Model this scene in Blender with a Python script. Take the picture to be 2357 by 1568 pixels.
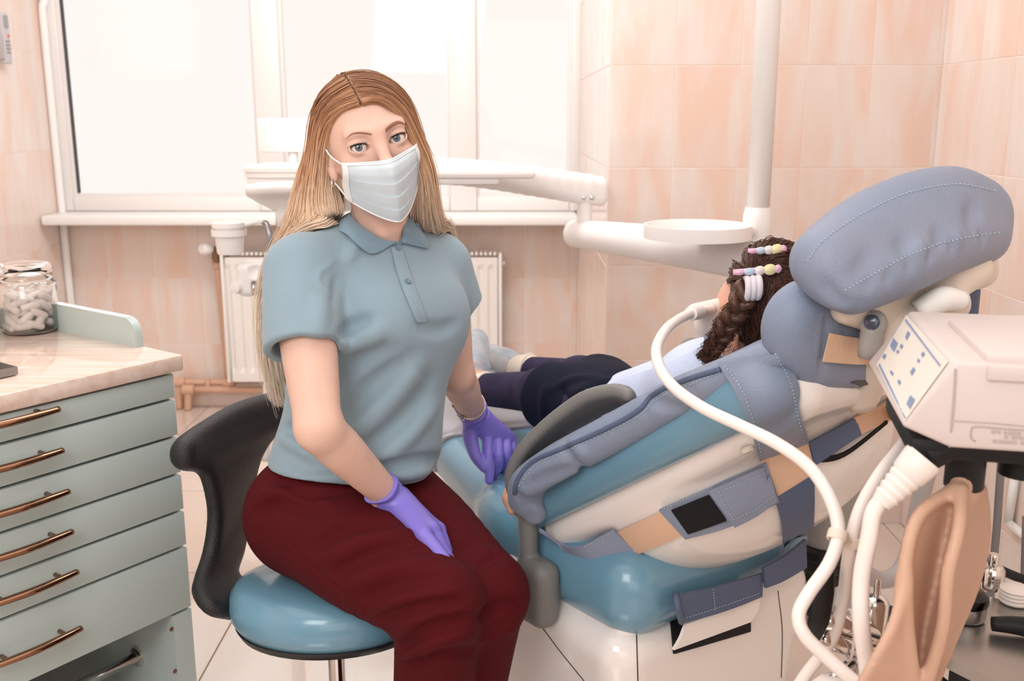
import bpy, bmesh, math, random
import numpy as np
from mathutils import Vector, Matrix, Euler
from mathutils.bvhtree import BVHTree

for o in list(bpy.data.objects): bpy.data.objects.remove(o)
random.seed(7); rng = np.random.default_rng(7)
scene = bpy.context.scene
COL = scene.collection
R = math.radians

# ------------------------------------------------------------------ camera
CAM_H, PITCH, FOC = 1.32, R(12.7), 2300.0
cam = bpy.data.cameras.new('camera'); cam_o = bpy.data.objects.new('camera', cam); COL.objects.link(cam_o)
cam_o.location = (0, 0, CAM_H); cam_o.rotation_euler = (R(90) - PITCH, 0, 0)
cam.sensor_width = 36.0; cam.lens = 36.0 * FOC / 2357.0; cam.clip_start = 0.02
cam.dof.use_dof = True; cam.dof.focus_distance = 1.62; cam.dof.aperture_fstop = 6.0
scene.camera = cam_o

# ------------------------------------------------------------------ light, exposure
scene.view_settings.view_transform = 'Standard'; scene.view_settings.look = 'None'
scene.view_settings.gamma = 1.0; scene.view_settings.use_curve_mapping = False
scene.view_settings.exposure = -0.18
world = bpy.data.worlds.new('sky'); scene.world = world; world.use_nodes = True
bg = world.node_tree.nodes['Background']; bg.inputs[0].default_value = (1.0, .935, .885, 1); bg.inputs[1].default_value = 1.16

def area(name, loc, target, sx, sy, power, color=(1, .95, .9), portal=False):
    l = bpy.data.lights.new(name, 'AREA'); l.shape = 'RECTANGLE'; l.size = sx; l.size_y = sy
    l.energy = power; l.color = color
    o = bpy.data.objects.new(name, l); COL.objects.link(o); o.location = loc
    d = Vector(target) - Vector(loc); o.rotation_euler = d.to_track_quat('-Z', 'Y').to_euler()
    if portal: l.cycles.is_portal = True
    return o
# photographer's softbox, ceiling panel, added front and back-wall fill lights; all outside the frame
area('softbox', (-0.75, -0.5, 2.15), (-0.05, 1.9, 0.75), 1.0, 1.0, 34, (.96, .98, 1))
area('fill_panel', (0.25, -1.6, 1.5), (0.15, 2.2, 0.75), 1.8, 1.5, 16, (.94, .97, 1))
area('ceiling_panel', (-0.3, 2.2, 2.76), (-0.3, 2.2, 0), 2.8, 3.6, 40, (.94, .97, 1))
area('back_wall_fill', (-0.45, 2.9, 2.74), (-0.65, 4.45, .35), 1.5, .7, 42, (.95, .975, 1))  # added fill, tilted at the window wall to brighten its tiles
area('daylight_portal', (-0.83, 4.6, 1.75), (-0.83, 0, 1.75), 2.4, 1.7, 1, portal=True)

# ------------------------------------------------------------------ image rays -> points in the room
CT, ST = math.cos(PITCH), math.sin(PITCH)
CAMP = Vector((0, 0, CAM_H))
def ray(px, py):
    x = (px - 1178.5) / FOC; u = (784.0 - py) / FOC
    return Vector((x, CT + u * ST, -ST + u * CT))
def W(px, py, Y):
    d = ray(px, py); return CAMP + d * (Y / d.y)
def WZ(px, py, Z):
    d = ray(px, py); return CAMP + d * ((Z - CAM_H) / d.z)
def WF(px, py, fwd):
    return CAMP + ray(px, py) * fwd
def PX(v):
    v = Vector(v); f = v.y * CT - (v.z - CAM_H) * ST; u = v.y * ST + (v.z - CAM_H) * CT
    return (1178.5 + FOC * v.x / f, 784 - FOC * u / f)

# ------------------------------------------------------------------ materials
def lin(c):
    out = []
    for v in c[:3]:
        v /= 255.0
        out.append(v / 12.92 if v <= .04045 else ((v + .055) / 1.055) ** 2.4)
    return (*out, 1.0)
MATS = {}
def nd(nt, typ, **kw):
    n = nt.nodes.new(typ)
    for k, v in kw.items():
        if k.startswith('i_'):
            key = k[2:]
            n.inputs[int(key) if key.isdigit() else key.replace('_', ' ')].default_value = v
        else: setattr(n, k, v)
    return n
def mat(name, c, rough=.5, metal=0, spec=.5, bump=0, bscale=200, var=0, vscale=8, coat=0, sheen=0, trans=0, sss=0, stretch=None, c2=None, ior=1.45, alpha=1, coord='Object'):
    m = bpy.data.materials.new(name); m.use_nodes = True; nt = m.node_tree
    b = nt.nodes['Principled BSDF']
    b.inputs['Base Color'].default_value = lin(c); b.inputs['Roughness'].default_value = rough
    b.inputs['Metallic'].default_value = metal; b.inputs['Specular IOR Level'].default_value = spec
    b.inputs['Coat Weight'].default_value = coat; b.inputs['Coat Roughness'].default_value = .12
    b.inputs['Sheen Weight'].default_value = sheen; b.inputs['Transmission Weight'].default_value = trans
    b.inputs['IOR'].default_value = ior; b.inputs['Alpha'].default_value = alpha
    if sss:
        b.inputs['Subsurface Weight'].default_value = sss; b.inputs['Subsurface Radius'].default_value = (.012, .005, .003)
        b.inputs['Subsurface Scale'].default_value = 1.0
    tc = nd(nt, 'ShaderNodeTexCoord')
    src = tc.outputs[coord]
    if stretch:
        mp = nd(nt, 'ShaderNodeMapping'); mp.inputs['Scale'].default_value = stretch
        nt.links.new(src, mp.inputs[0]); src = mp.outputs[0]
    if var or c2:
        n = nd(nt, 'ShaderNodeTexNoise', i_Scale=vscale, i_Detail=4.0); nt.links.new(src, n.inputs['Vector'])
        mx = nd(nt, 'ShaderNodeMix', data_type='RGBA')
        a = lin(c); bcol = lin(c2) if c2 else tuple(max(0, x * (1 - var)) for x in a[:3]) + (1,)
        rp = nd(nt, 'ShaderNodeValToRGB'); rp.color_ramp.elements[0].position = .35; rp.color_ramp.elements[1].position = .65
        nt.links.new(n.outputs['Fac'], rp.inputs[0]); nt.links.new(rp.outputs[0], mx.inputs['Factor'])
        mx.inputs['A'].default_value = a; mx.inputs['B'].default_value = bcol
        nt.links.new(mx.outputs['Result'], b.inputs['Base Color'])
    if bump:
        n2 = nd(nt, 'ShaderNodeTexNoise', i_Scale=bscale, i_Detail=2.0); nt.links.new(src, n2.inputs['Vector'])
        bp = nd(nt, 'ShaderNodeBump', i_Strength=bump, i_Distance=.002)
        nt.links.new(n2.outputs['Fac'], bp.inputs['Height']); nt.links.new(bp.outputs[0], b.inputs['Normal'])
    MATS[name] = m
    return m

# ------------------------------------------------------------------ objects
def rootloc(p):
    return Vector(p.location) if p is not None else Vector((0, 0, 0))
def link(name, me, parent=None, m=None):
    o = bpy.data.objects.new(name, me); COL.objects.link(o)
    if m is not None and me is not None:
        me.materials.clear(); me.materials.append(m)
    if parent is not None:
        o.parent = parent
        if parent.parent is None: o.matrix_parent_inverse = Matrix.Translation(-rootloc(parent))
    return o
def mk(name, verts, faces, m, parent=None, smooth=True):
    me = bpy.data.meshes.new(name)
    me.from_pydata([tuple(v) for v in verts], [], [tuple(f) for f in faces]); me.update()
    if smooth: me.polygons.foreach_set('use_smooth', [True] * len(me.polygons))
    return link(name, me, parent, m)
def from_bm(name, bm, m, parent=None, smooth=False, autosmooth=None):
    bmesh.ops.recalc_face_normals(bm, faces=bm.faces)
    me = bpy.data.meshes.new(name); bm.to_mesh(me); bm.free()
    if smooth or autosmooth is not None:
        me.polygons.foreach_set('use_smooth', [True] * len(me.polygons))
        if autosmooth is not None and hasattr(me, 'set_sharp_from_angle'): me.set_sharp_from_angle(angle=R(autosmooth))
    return link(name, me, parent, m)
def tag(o, label=None, cat=None, group=None, kind=None):
    if label: o['label'] = label
    if cat: o['category'] = cat
    if group: o['group'] = group
    if kind: o['kind'] = kind
    return o
def thing(name, loc, label, cat, group=None):
    o = bpy.data.objects.new(name, None); COL.objects.link(o); o.location = loc; o.empty_display_size = .05
    return tag(o, label, cat, group)
def boxbm(c, s, rot=None, bev=0, seg=2):
    bm = bmesh.new(); bmesh.ops.create_cube(bm, size=1)
    for v in bm.verts: v.co = Vector((v.co.x * s[0], v.co.y * s[1], v.co.z * s[2]))
    if bev: bmesh.ops.bevel(bm, geom=list(bm.edges), offset=bev, segments=seg, profile=.5, affect='EDGES')
    M = Matrix.Translation(Vector(c)) @ (rot.to_4x4() if rot is not None else Matrix.Identity(4))
    bmesh.ops.transform(bm, matrix=M, verts=bm.verts)
    return bm
def box(name, c, s, m, parent=None, rot=None, bev=0, seg=2):
    return from_bm(name, boxbm(c, s, rot, bev, seg), m, parent, autosmooth=35 if bev else None)
def rotz(a): return Matrix.Rotation(a, 3, 'Z')
def frame(x, y=None, z=None):
    """3x3 with the given axes as columns"""
    x = Vector(x).normalized()
    if z is not None:
        z = Vector(z); z = (z - x * z.dot(x)).normalized(); y = z.cross(x)
    else:
        y = Vector(y); y = (y - x * y.dot(x)).normalized(); z = x.cross(y)
    return Matrix((x, y, z)).transposed()
def catmull(pts, n):
    P = [np.array(p, float) for p in pts]
    if len(P) == 2: return [P[0] + (P[1] - P[0]) * t for t in np.linspace(0, 1, n)]
    P = [2 * P[0] - P[1]] + P + [2 * P[-1] - P[-2]]
    L = [0.0]
    for i in range(1, len(P) - 2): L.append(L[-1] + max(1e-6, np.linalg.norm(P[i + 1] - P[i])))
    out = []
    for s in np.linspace(0, L[-1], n):
        i = min(len(L) - 2, max(0, int(np.searchsorted(L, s, 'right') - 1)))
        t = (s - L[i]) / (L[i + 1] - L[i]); p0, p1, p2, p3 = P[i:i + 4]
        out.append(.5 * (2 * p1 + (p2 - p0) * t + (2 * p0 - 5 * p1 + 4 * p2 - p3) * t * t + (3 * p1 - p0 - 3 * p2 + p3) * t ** 3))
    return out
def lerp_list(vals, n):
    vals = np.atleast_1d(np.array(vals, float))
    if len(vals) == 1: return np.full(n, vals[0])
    return np.interp(np.linspace(0, 1, n), np.linspace(0, 1, len(vals)), vals)
def tube_geo(path, rad, seg=12, n=None, flat=1.0, up=None, cap=True, squash=None):
    """path swept with a round (or flattened, flat<1 along 'up') section; returns verts, faces"""
    n = n or max(2, len(path) * 6)
    P = [Vector(p) for p in catmull(path, n)]; rr = lerp_list(rad, n); fl = lerp_list(flat, n)
    V, F = [], []; prev = None
    for i, p in enumerate(P):
        t = (P[min(i + 1, n - 1)] - P[max(i - 1, 0)]).normalized()
        if up is not None: a = Vector(up) - t * Vector(up).dot(t)
        elif prev is None:
            a = Vector((0, 0, 1)) if abs(t.z) < .9 else Vector((1, 0, 0)); a = a - t * a.dot(t)
        else: a = prev - t * prev.dot(t)
        a.normalize(); prev = a; b = t.cross(a)
        for k in range(seg):
            th = 2 * math.pi * k / seg
            V.append(p + a * (math.cos(th) * rr[i] * fl[i]) + b * (math.sin(th) * rr[i]))
    for i in range(n - 1):
        for k in range(seg):
            k2 = (k + 1) % seg
            F.append((i * seg + k, i * seg + k2, (i + 1) * seg + k2, (i + 1) * seg + k))
    if cap:
        F.append(tuple(range(seg - 1, -1, -1))); F.append(tuple((n - 1) * seg + k for k in range(seg)))
    return V, F
def tube(name, path, rad, m, parent=None, **kw):
    V, F = tube_geo(path, rad, **kw); return mk(name, V, F, m, parent)
def merge_geo(geos):
    V, F = [], []
    for v, f in geos:
        o = len(V); V += list(v); F += [tuple(i + o for i in q) for q in f]
    return V, F
def lathe_geo(prof, c=(0, 0, 0), axis=(0, 0, 1), seg=32):
    """prof: list of (r, h) along axis from c"""
    ax = Vector(axis).normalized(); a = ax.orthogonal().normalized(); b = ax.cross(a); c = Vector(c)
    V, F = [], []
    for r, h in prof:
        for k in range(seg):
            th = 2 * math.pi * k / seg; V.append(c + ax * h + (a * math.cos(th) + b * math.sin(th)) * r)
    for i in range(len(prof) - 1):
        for k in range(seg):
            k2 = (k + 1) % seg; F.append((i * seg + k, i * seg + k2, (i + 1) * seg + k2, (i + 1) * seg + k))
    if prof[0][0] > 1e-5: F.append(tuple(range(seg - 1, -1, -1)))
    if prof[-1][0] > 1e-5: F.append(tuple((len(prof) - 1) * seg + k for k in range(seg)))
    return V, F
def lathe(name, prof, m, parent=None, c=(0, 0, 0), axis=(0, 0, 1), seg=32, sharp=40):
    V, F = lathe_geo(prof, c, axis, seg); o = mk(name, V, F, m, parent)
    bm = bmesh.new(); bm.from_mesh(o.data); bmesh.ops.remove_doubles(bm, verts=bm.verts, dist=1e-5)
    bmesh.ops.recalc_face_normals(bm, faces=bm.faces); bm.to_mesh(o.data); bm.free()
    o.data.set_sharp_from_angle(angle=R(sharp)); return o
def sheet_geo(rows, th):
    """grid of points -> thick sheet (rows x cols)"""
    A = np.array([[tuple(p) for p in r] for r in rows], float); m, n, _ = A.shape
    du = np.gradient(A, axis=1); dv = np.gradient(A, axis=0)
    N = np.cross(du, dv); N /= np.maximum(1e-9, np.linalg.norm(N, axis=2, keepdims=True))
    B = A + N * th
    V = [tuple(p) for p in A.reshape(-1, 3)] + [tuple(p) for p in B.reshape(-1, 3)]; o = m * n
    F = []
    for i in range(m - 1):
        for j in range(n - 1):
            a, b, c, d = i * n + j, i * n + j + 1, (i + 1) * n + j + 1, (i + 1) * n + j
            F.append((a, d, c, b)); F.append((a + o, b + o, c + o, d + o))
    bd = [(0, j) for j in range(n)] + [(i, n - 1) for i in range(1, m)] + [(m - 1, j) for j in range(n - 2, -1, -1)] + [(i, 0) for i in range(m - 2, 0, -1)]
    for k in range(len(bd)):
        i, j = bd[k]; i2, j2 = bd[(k + 1) % len(bd)]; a, b = i * n + j, i2 * n + j2
        F.append((a, b, b + o, a + o))
    return V, F
def sheet(name, rows, th, m, parent=None, sub=0):
    V, F = sheet_geo(rows, th); o = mk(name, V, F, m, parent)
    bm = bmesh.new(); bm.from_mesh(o.data); bmesh.ops.recalc_face_normals(bm, faces=bm.faces); bm.to_mesh(o.data); bm.free()
    o.data.set_sharp_from_angle(angle=R(60)); return o
def bvh_of(*objs):
    V, F = [], []
    for o in objs:
        k = len(V); mw = Matrix.Identity(4)
        V += [v.co.copy() for v in o.data.vertices]; F += [tuple(i + k for i in p.vertices) for p in o.data.polygons]
    return BVHTree.FromPolygons(V, F)
def hit(bvh, px, py, off=0.0, fallback=None):
    d = ray(px, py).normalized(); loc, nor, idx, dist = bvh.ray_cast(CAMP, d)
    if loc is None:
        if fallback is None: return None
        return W(px, py, fallback)
    if nor.dot(d) > 0: nor = -nor
    return loc + nor * off
def onplane(px, py, p0, n):
    d = ray(px, py); return CAMP + d * ((Vector(p0) - CAMP).dot(n) / d.dot(n))
def layp(name, p0, n, e1, e2, th, m, parent=None, k1=16, k2=6, bow=0.0):
    A, B = resample(e1, k1), resample(e2, k1); n = Vector(n); n = n if n.dot(CAMP - Vector(p0)) > 0 else -n; rows = []
    for j in range(k2):
        t = j / (k2 - 1); rows.append([onplane(A[i][0] * (1 - t) + B[i][0] * t, A[i][1] * (1 - t) + B[i][1] * t, p0, n) + n * bow * math.sin(math.pi * i / (k1 - 1)) for i in range(k1)])
    a = np.array([[tuple(p) for p in r] for r in rows]); N = np.cross(np.gradient(a, axis=1), np.gradient(a, axis=0)).sum((0, 1))
    return sheet(name, rows, th * (1 if Vector(N).dot(n) < 0 else -1) * -1, m, parent)
def resample(pts, n): return [tuple(p) for p in catmull([(*p, 0) if len(p) == 2 else p for p in pts], n)]
def lay(name, bvh, e1, e2, th, m, parent=None, n=24, k=6, off=.002, deep=None, fallback=None):
    """a strap laid on a surface: two edges given as seen from the camera, dropped on the surface"""
    A, B = resample(e1, n), resample(e2, n); rows = []
    last = None
    for j in range(k):
        t = j / (k - 1); r = []
        for i in range(n):
            px = A[i][0] * (1 - t) + B[i][0] * t; py = A[i][1] * (1 - t) + B[i][1] * t
            p = hit(bvh, px, py, off)
            if p is None: p = W(px, py, fallback if fallback else (last.y if last else 1.5))
            last = p; r.append(p)
        rows.append(r)
    # smooth the draped sheet so that it bridges small hollows
    A2 = np.array([[tuple(p) for p in r] for r in rows])
    for _ in range(2):
        S = A2.copy(); S[:, 1:-1] = (A2[:, :-2] + A2[:, 1:-1] * 2 + A2[:, 2:]) / 4; A2 = S
    d = A2 - np.array(CAMP); N = np.cross(np.gradient(A2, axis=1), np.gradient(A2, axis=0))
    sgn = -1 if (N * d).sum() > 0 else 1
    return sheet(name, A2, th * sgn, m, parent)

# ------------------------------------------------------------------ signed-distance modelling (bodies, garments, upholstery)
class Field:
    def __init__(s, lo, hi, h):
        s.lo = np.array(lo, float); s.h = h
        s.n = np.ceil((np.array(hi) - s.lo) / h).astype(int) + 1
        s.D = np.full(tuple(s.n), .5, np.float32)
    def region(s, lo, hi):
        a = np.maximum(0, np.floor((np.array(lo) - s.lo) / s.h).astype(int)); b = np.minimum(s.n, np.ceil((np.array(hi) - s.lo) / s.h).astype(int) + 1)
        if (b <= a).any(): return None
        sl = tuple(slice(a[i], b[i]) for i in range(3))
        ax = [(s.lo[i] + s.h * np.arange(a[i], b[i])).astype(np.float32) for i in range(3)]
        return sl, ax[0][:, None, None], ax[1][None, :, None], ax[2][None, None, :]
    def put(s, fn, lo, hi, k=.01, op='add', pad=.03):
        k = max(k, 1e-5)
        g = s.region(np.array(lo) - k - pad, np.array(hi) + k + pad)
        if g is None: return
        sl, X, Y, Z = g; d = fn(X, Y, Z).astype(np.float32); a = s.D[sl]
        if op == 'add':
            h = np.maximum(k - np.abs(a - d), 0) / k; s.D[sl] = np.minimum(a, d) - h * h * k * .25
        elif op == 'sub':
            d = -d; h = np.maximum(k - np.abs(a - d), 0) / k; s.D[sl] = np.maximum(a, d) + h * h * k * .25
    def cone(s, a, b, ra, rb=None, k=.01, op='add'):
        rb = ra if rb is None else rb; a = np.array(a, float); b = np.array(b, float); ba = b - a; L2 = max(1e-9, float(ba @ ba))
        def f(X, Y, Z):
            t = np.clip(((X - a[0]) * ba[0] + (Y - a[1]) * ba[1] + (Z - a[2]) * ba[2]) / L2, 0, 1)
            return np.sqrt((X - a[0] - ba[0] * t) ** 2 + (Y - a[1] - ba[1] * t) ** 2 + (Z - a[2] - ba[2] * t) ** 2) - (ra + (rb - ra) * t)
        r = max(ra, rb); s.put(f, np.minimum(a, b) - r, np.maximum(a, b) + r, k, op)
    def _seg(s, X, Y, Z, a, b, ra, rb):
        ba = b - a; L2 = max(1e-9, float(ba @ ba))
        t = np.clip(((X - a[0]) * ba[0] + (Y - a[1]) * ba[1] + (Z - a[2]) * ba[2]) / L2, 0, 1)
        return np.sqrt((X - a[0] - ba[0] * t) ** 2 + (Y - a[1] - ba[1] * t) ** 2 + (Z - a[2] - ba[2] * t) ** 2) - (ra + (rb - ra) * t)
    def chains(s, lines, k=.01, op='add', inner=0.0, pad=.015):
        """several tapering strands ([points], [radii]) joined first, then blended into the field as one"""
        allp = np.concatenate([np.array([tuple(p) for p in P], float) for P, _ in lines]); rm = max(np.max(r) for _, r in lines)
        g = s.region(allp.min(0) - rm - k - pad, allp.max(0) + rm + k + pad)
        if g is None: return
        sl, X, Y, Z = g; shp = s.D[sl].shape; acc = np.full(shp, .5, np.float32); org = s.lo + s.h * np.array([q.start for q in sl])
        for P, r in lines:
            P = [np.array(tuple(p), float) for p in P]
            for i in range(len(P) - 1):
                lo = np.minimum(P[i], P[i + 1]) - max(r[i], r[i + 1]) - k - pad - inner; hi = np.maximum(P[i], P[i + 1]) + max(r[i], r[i + 1]) + k + pad + inner
                a = np.clip(np.floor((lo - org) / s.h).astype(int), 0, shp); b = np.clip(np.ceil((hi - org) / s.h).astype(int) + 1, 0, shp)
                if (b <= a).any(): continue
                q = tuple(slice(a[j], b[j]) for j in range(3))
                d = s._seg(X[q[0]], Y[:, q[1]], Z[:, :, q[2]], P[i], P[i + 1], r[i], r[i + 1]).astype(np.float32); o = acc[q]
                if inner > 0:
                    h = np.maximum(inner - np.abs(o - d), 0) / inner; acc[q] = np.minimum(o, d) - h * h * inner * .25
                else: acc[q] = np.minimum(o, d)
        a = s.D[sl]; k = max(k, 1e-5)
        if op == 'sub':
            d = -acc; h = np.maximum(k - np.abs(a - d), 0) / k; s.D[sl] = np.maximum(a, d) + h * h * k * .25
        else:
            h = np.maximum(k - np.abs(a - acc), 0) / k; s.D[sl] = np.minimum(a, acc) - h * h * k * .25
    def chain(s, pts, rad, k=.01, op='add', n=None):
        if len(pts) > 2:
            n = n or len(pts) * 4; L = [0.0]
            for i in range(1, len(pts)): L.append(L[-1] + (Vector(pts[i]) - Vector(pts[i - 1])).length)
            P = catmull(pts, n); r = np.interp(np.linspace(0, L[-1], n), L, rad)
        else: P, r = pts, rad
        s.chains([(P, r)], k, op)
    def ell(s, c, r, M=None, k=.01, op='add'):
        c = np.array(c, float); r = np.array(r, float); M = np.eye(3) if M is None else np.array(M)   # columns = local axes
        def f(X, Y, Z):
            dx, dy, dz = X - c[0], Y - c[1], Z - c[2]
            q = [(dx * M[0, i] + dy * M[1, i] + dz * M[2, i]) for i in range(3)]
            k0 = np.sqrt(sum((q[i] / r[i]) ** 2 for i in range(3))); k1 = np.sqrt(sum((q[i] / r[i] ** 2) ** 2 for i in range(3)))
            return k0 * (k0 - 1) / np.maximum(k1, 1e-6)
        e = np.sqrt(((np.abs(M) * r) ** 2).sum(1)); s.put(f, c - e, c + e, k, op)
    def rbox(s, c, half, rad, M=None, k=.01, op='add', taper=None):
        c = np.array(c, float); M = np.eye(3) if M is None else np.array(M); hb = np.array(half, float) - rad
        def f(X, Y, Z):
            dx, dy, dz = X - c[0], Y - c[1], Z - c[2]
            q = [(dx * M[0, i] + dy * M[1, i] + dz * M[2, i]) for i in range(3)]
            if taper is not None: q = taper(*q)
            q = [np.abs(q[i]) - hb[i] for i in range(3)]
            return np.sqrt(sum(np.maximum(v, 0) ** 2 for v in q)) + np.minimum(np.maximum(np.maximum(q[0], q[1]), q[2]), 0) - rad
        e = np.abs(M) @ np.array(half) * 1.0; s.put(f, c - e, c + e, k, op)
    def plane(s, p, n, k=.004):
        """keep the side the normal points away from"""
        p = np.array(p, float); n = np.array(n, float); n /= np.linalg.norm(n)
        def f(X, Y, Z): return -((X - p[0]) * n[0] + (Y - p[1]) * n[1] + (Z - p[2]) * n[2])
        s.put(f, s.lo, s.lo + s.n * s.h, k, 'sub')
    def warp(s, fn):
        """add fn(x,y,z) to the distance near the surface"""
        g = s.region(s.lo, s.lo + s.n * s.h); sl, X, Y, Z = g; s.D += fn(X, Y, Z).astype(np.float32)
    def at(s, P):
        q = (np.array(P, float) - s.lo) / s.h; q = np.clip(q, 0, s.n - 1.001); i = q.astype(int); f = q - i
        r = 0
        for dx in (0, 1):
            for dy in (0, 1):
                for dz in (0, 1):
                    w = (f[..., 0] if dx else 1 - f[..., 0]) * (f[..., 1] if dy else 1 - f[..., 1]) * (f[..., 2] if dz else 1 - f[..., 2])
                    r = r + w * s.D[i[..., 0] + dx, i[..., 1] + dy, i[..., 2] + dz]
        return r
    def grad(s, P):
        e = s.h; g = np.stack([s.at(P + np.array(v) * e) - s.at(P - np.array(v) * e) for v in ((1, 0, 0), (0, 1, 0), (0, 0, 1))], -1)
        return g / np.maximum(1e-9, np.linalg.norm(g, axis=-1, keepdims=True))
    def trace(s, px, py, off=0.0, far=3.5):
        """point where the camera ray meets the surface"""
        d = np.array(ray(px, py).normalized()); t = np.linspace(.3, far, 1400); P = np.array(CAMP) + t[:, None] * d
        q = (P - s.lo) / s.h; ok = ((q >= 0) & (q < s.n - 1)).all(1); v = np.where(ok, s.at(P), .5)
        w = np.where(v < 0)[0]
        if not len(w): return None
        i = w[0]; a = v[i - 1] / (v[i - 1] - v[i]) if i else 0; p = P[i - 1] * (1 - a) + P[i] * a
        return Vector(p + s.grad(p[None])[0] * off)
    def mesh(s, name, m, parent=None, iso=0.0, M=None, relax=1):
        D = s.D - iso; ins = D < 0
        n = s.n; cnt = np.zeros(tuple(n - 1), np.int8)
        C = [(i, j, k) for i in (0, 1) for j in (0, 1) for k in (0, 1)]
        for i, j, k in C: cnt += ins[i:n[0] - 1 + i, j:n[1] - 1 + j, k:n[2] - 1 + k]
        act = (cnt > 0) & (cnt < 8); I = np.argwhere(act)
        val = {c: D[I[:, 0] + c[0], I[:, 1] + c[1], I[:, 2] + c[2]] for c in C}
        acc = np.zeros((len(I), 3)); num = np.zeros(len(I))
        for a in C:
            for ax in range(3):
                if a[ax] == 0:
                    b = list(a); b[ax] = 1; b = tuple(b); va, vb = val[a], val[b]; x = (va < 0) != (vb < 0)
                    t = np.where(x, va / np.where(x, va - vb, 1), 0); p = np.tile(np.array(a, float), (len(I), 1)); p[:, ax] = t
                    acc[x] += p[x]; num += x
        V = (I + acc / num[:, None]) * s.h + s.lo
        idx = -np.ones(tuple(n - 1), np.int64); idx[act] = np.arange(len(I))
        F = []
        for ax in range(3):
            u, w = (ax + 1) % 3, (ax + 2) % 3
            sl0 = [slice(None)] * 3; sl1 = [slice(None)] * 3; sl0[ax] = slice(0, -1); sl1[ax] = slice(1, None)
            ch = ins[tuple(sl0)] != ins[tuple(sl1)]; E = np.argwhere(ch)
            E = E[(E[:, u] > 0) & (E[:, w] > 0) & (E[:, u] < n[u] - 1) & (E[:, w] < n[w] - 1)]
            if not len(E): continue
            def cell(du, dw):
                q = E.copy(); q[:, u] -= du; q[:, w] -= dw; return idx[q[:, 0], q[:, 1], q[:, 2]]
            q = np.stack([cell(1, 1), cell(0, 1), cell(0, 0), cell(1, 0)], 1)
            neg = ins[E[:, 0], E[:, 1], E[:, 2]]; q[~neg] = q[~neg][:, ::-1]; F.append(q)
        F = np.concatenate(F); F = F[(F >= 0).all(1)]
        for _ in range(relax):            # slide the vertices back on to the surface
            dv = s.at(V) - iso; V = V - s.grad(V) * np.clip(dv, -s.h, s.h)[:, None]
        if M is not None: V = V @ np.array(M)[:3, :3].T + np.array(M)[:3, 3]
        me = bpy.data.meshes.new(name); me.vertices.add(len(V)); me.vertices.foreach_set('co', V.astype(np.float32).ravel())
        me.loops.add(len(F) * 4); me.loops.foreach_set('vertex_index', F.astype(np.int32).ravel())
        me.polygons.add(len(F)); me.polygons.foreach_set('loop_start', np.arange(0, len(F) * 4, 4, dtype=np.int32))
        me.update(calc_edges=True); me.polygons.foreach_set('use_smooth', [True] * len(F))
        return link(name, me, parent, m)
# ================================================================== room
YW, XL, XR, YC, XC = 4.47, -2.01, 1.29, 3.10, 0.295      # window wall, left, right, pier face, pier side
def tile_mat(name, base, pale, vein, rough=.12, scale=1.0, spec=.5):
    m = bpy.data.materials.new(name); m.use_nodes = True; nt = m.node_tree; b = nt.nodes['Principled BSDF']; L = nt.links.new
    tc = nd(nt, 'ShaderNodeTexCoord'); oi = nd(nt, 'ShaderNodeObjectInfo')
    off = nd(nt, 'ShaderNodeVectorMath', operation='SCALE'); off.inputs[0].default_value = (37, 19, 53); L(oi.outputs['Random'], off.inputs['Scale'])
    add = nd(nt, 'ShaderNodeVectorMath', operation='ADD'); L(tc.outputs['Object'], add.inputs[0]); L(off.outputs[0], add.inputs[1])
    mp = nd(nt, 'ShaderNodeMapping'); mp.inputs['Rotation'].default_value = (R(9), R(9), 0); mp.inputs['Scale'].default_value = (9 * scale, 9 * scale, 2.2 * scale); L(add.outputs[0], mp.inputs[0])
    n1 = nd(nt, 'ShaderNodeTexNoise', i_Scale=1.0, i_Detail=3.0, i_Distortion=.6); L(mp.outputs[0], n1.inputs['Vector'])
    r1 = nd(nt, 'ShaderNodeValToRGB'); e = r1.color_ramp.elements
    e[0].position = .36; e[0].color = lin(vein); e[1].position = .64; e[1].color = lin(pale)
    k = r1.color_ramp.elements.new(.5); k.color = lin(base); L(n1.outputs['Fac'], r1.inputs[0])
    mp2 = nd(nt, 'ShaderNodeMapping'); mp2.inputs['Rotation'].default_value = (R(-14), R(-14), 0); mp2.inputs['Scale'].default_value = (40 * scale, 40 * scale, 4 * scale); L(add.outputs[0], mp2.inputs[0])
    n2 = nd(nt, 'ShaderNodeTexNoise', i_Scale=1.0, i_Detail=2.0); L(mp2.outputs[0], n2.inputs['Vector'])
    r2 = nd(nt, 'ShaderNodeValToRGB'); r2.color_ramp.elements[0].position = .6; r2.color_ramp.elements[1].position = .74; L(n2.outputs['Fac'], r2.inputs[0])
    sc = nd(nt, 'ShaderNodeMath', operation='MULTIPLY'); sc.inputs[1].default_value = .5; L(r2.outputs[0], sc.inputs[0])
    mx = nd(nt, 'ShaderNodeMix', data_type='RGBA'); L(sc.outputs[0], mx.inputs['Factor']); L(r1.outputs[0], mx.inputs['A']); mx.inputs['B'].default_value = lin(vein)
    L(mx.outputs['Result'], b.inputs['Base Color']); b.inputs['Roughness'].default_value = rough; b.inputs['Specular IOR Level'].default_value = spec
    return m
M_tile = tile_mat('peach_tile', (231, 212, 201), (232, 219, 211), (232, 202, 185))
M_grout = mat('grout', (250, 234, 222), .8)
M_floor = tile_mat('floor_tile', (222, 205, 193), (226, 211, 200), (217, 197, 183), rough=.06, scale=.35, spec=.5)
M_floor.node_tree.nodes['Principled BSDF'].inputs['IOR'].default_value = 3.0
M_fgrout = mat('floor_grout', (176, 150, 134), .8)
M_white = mat('white_paint', (242, 238, 234), .35, bump=.02)
M_pvc = mat('window_plastic', (232, 226, 222), .3)
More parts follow.
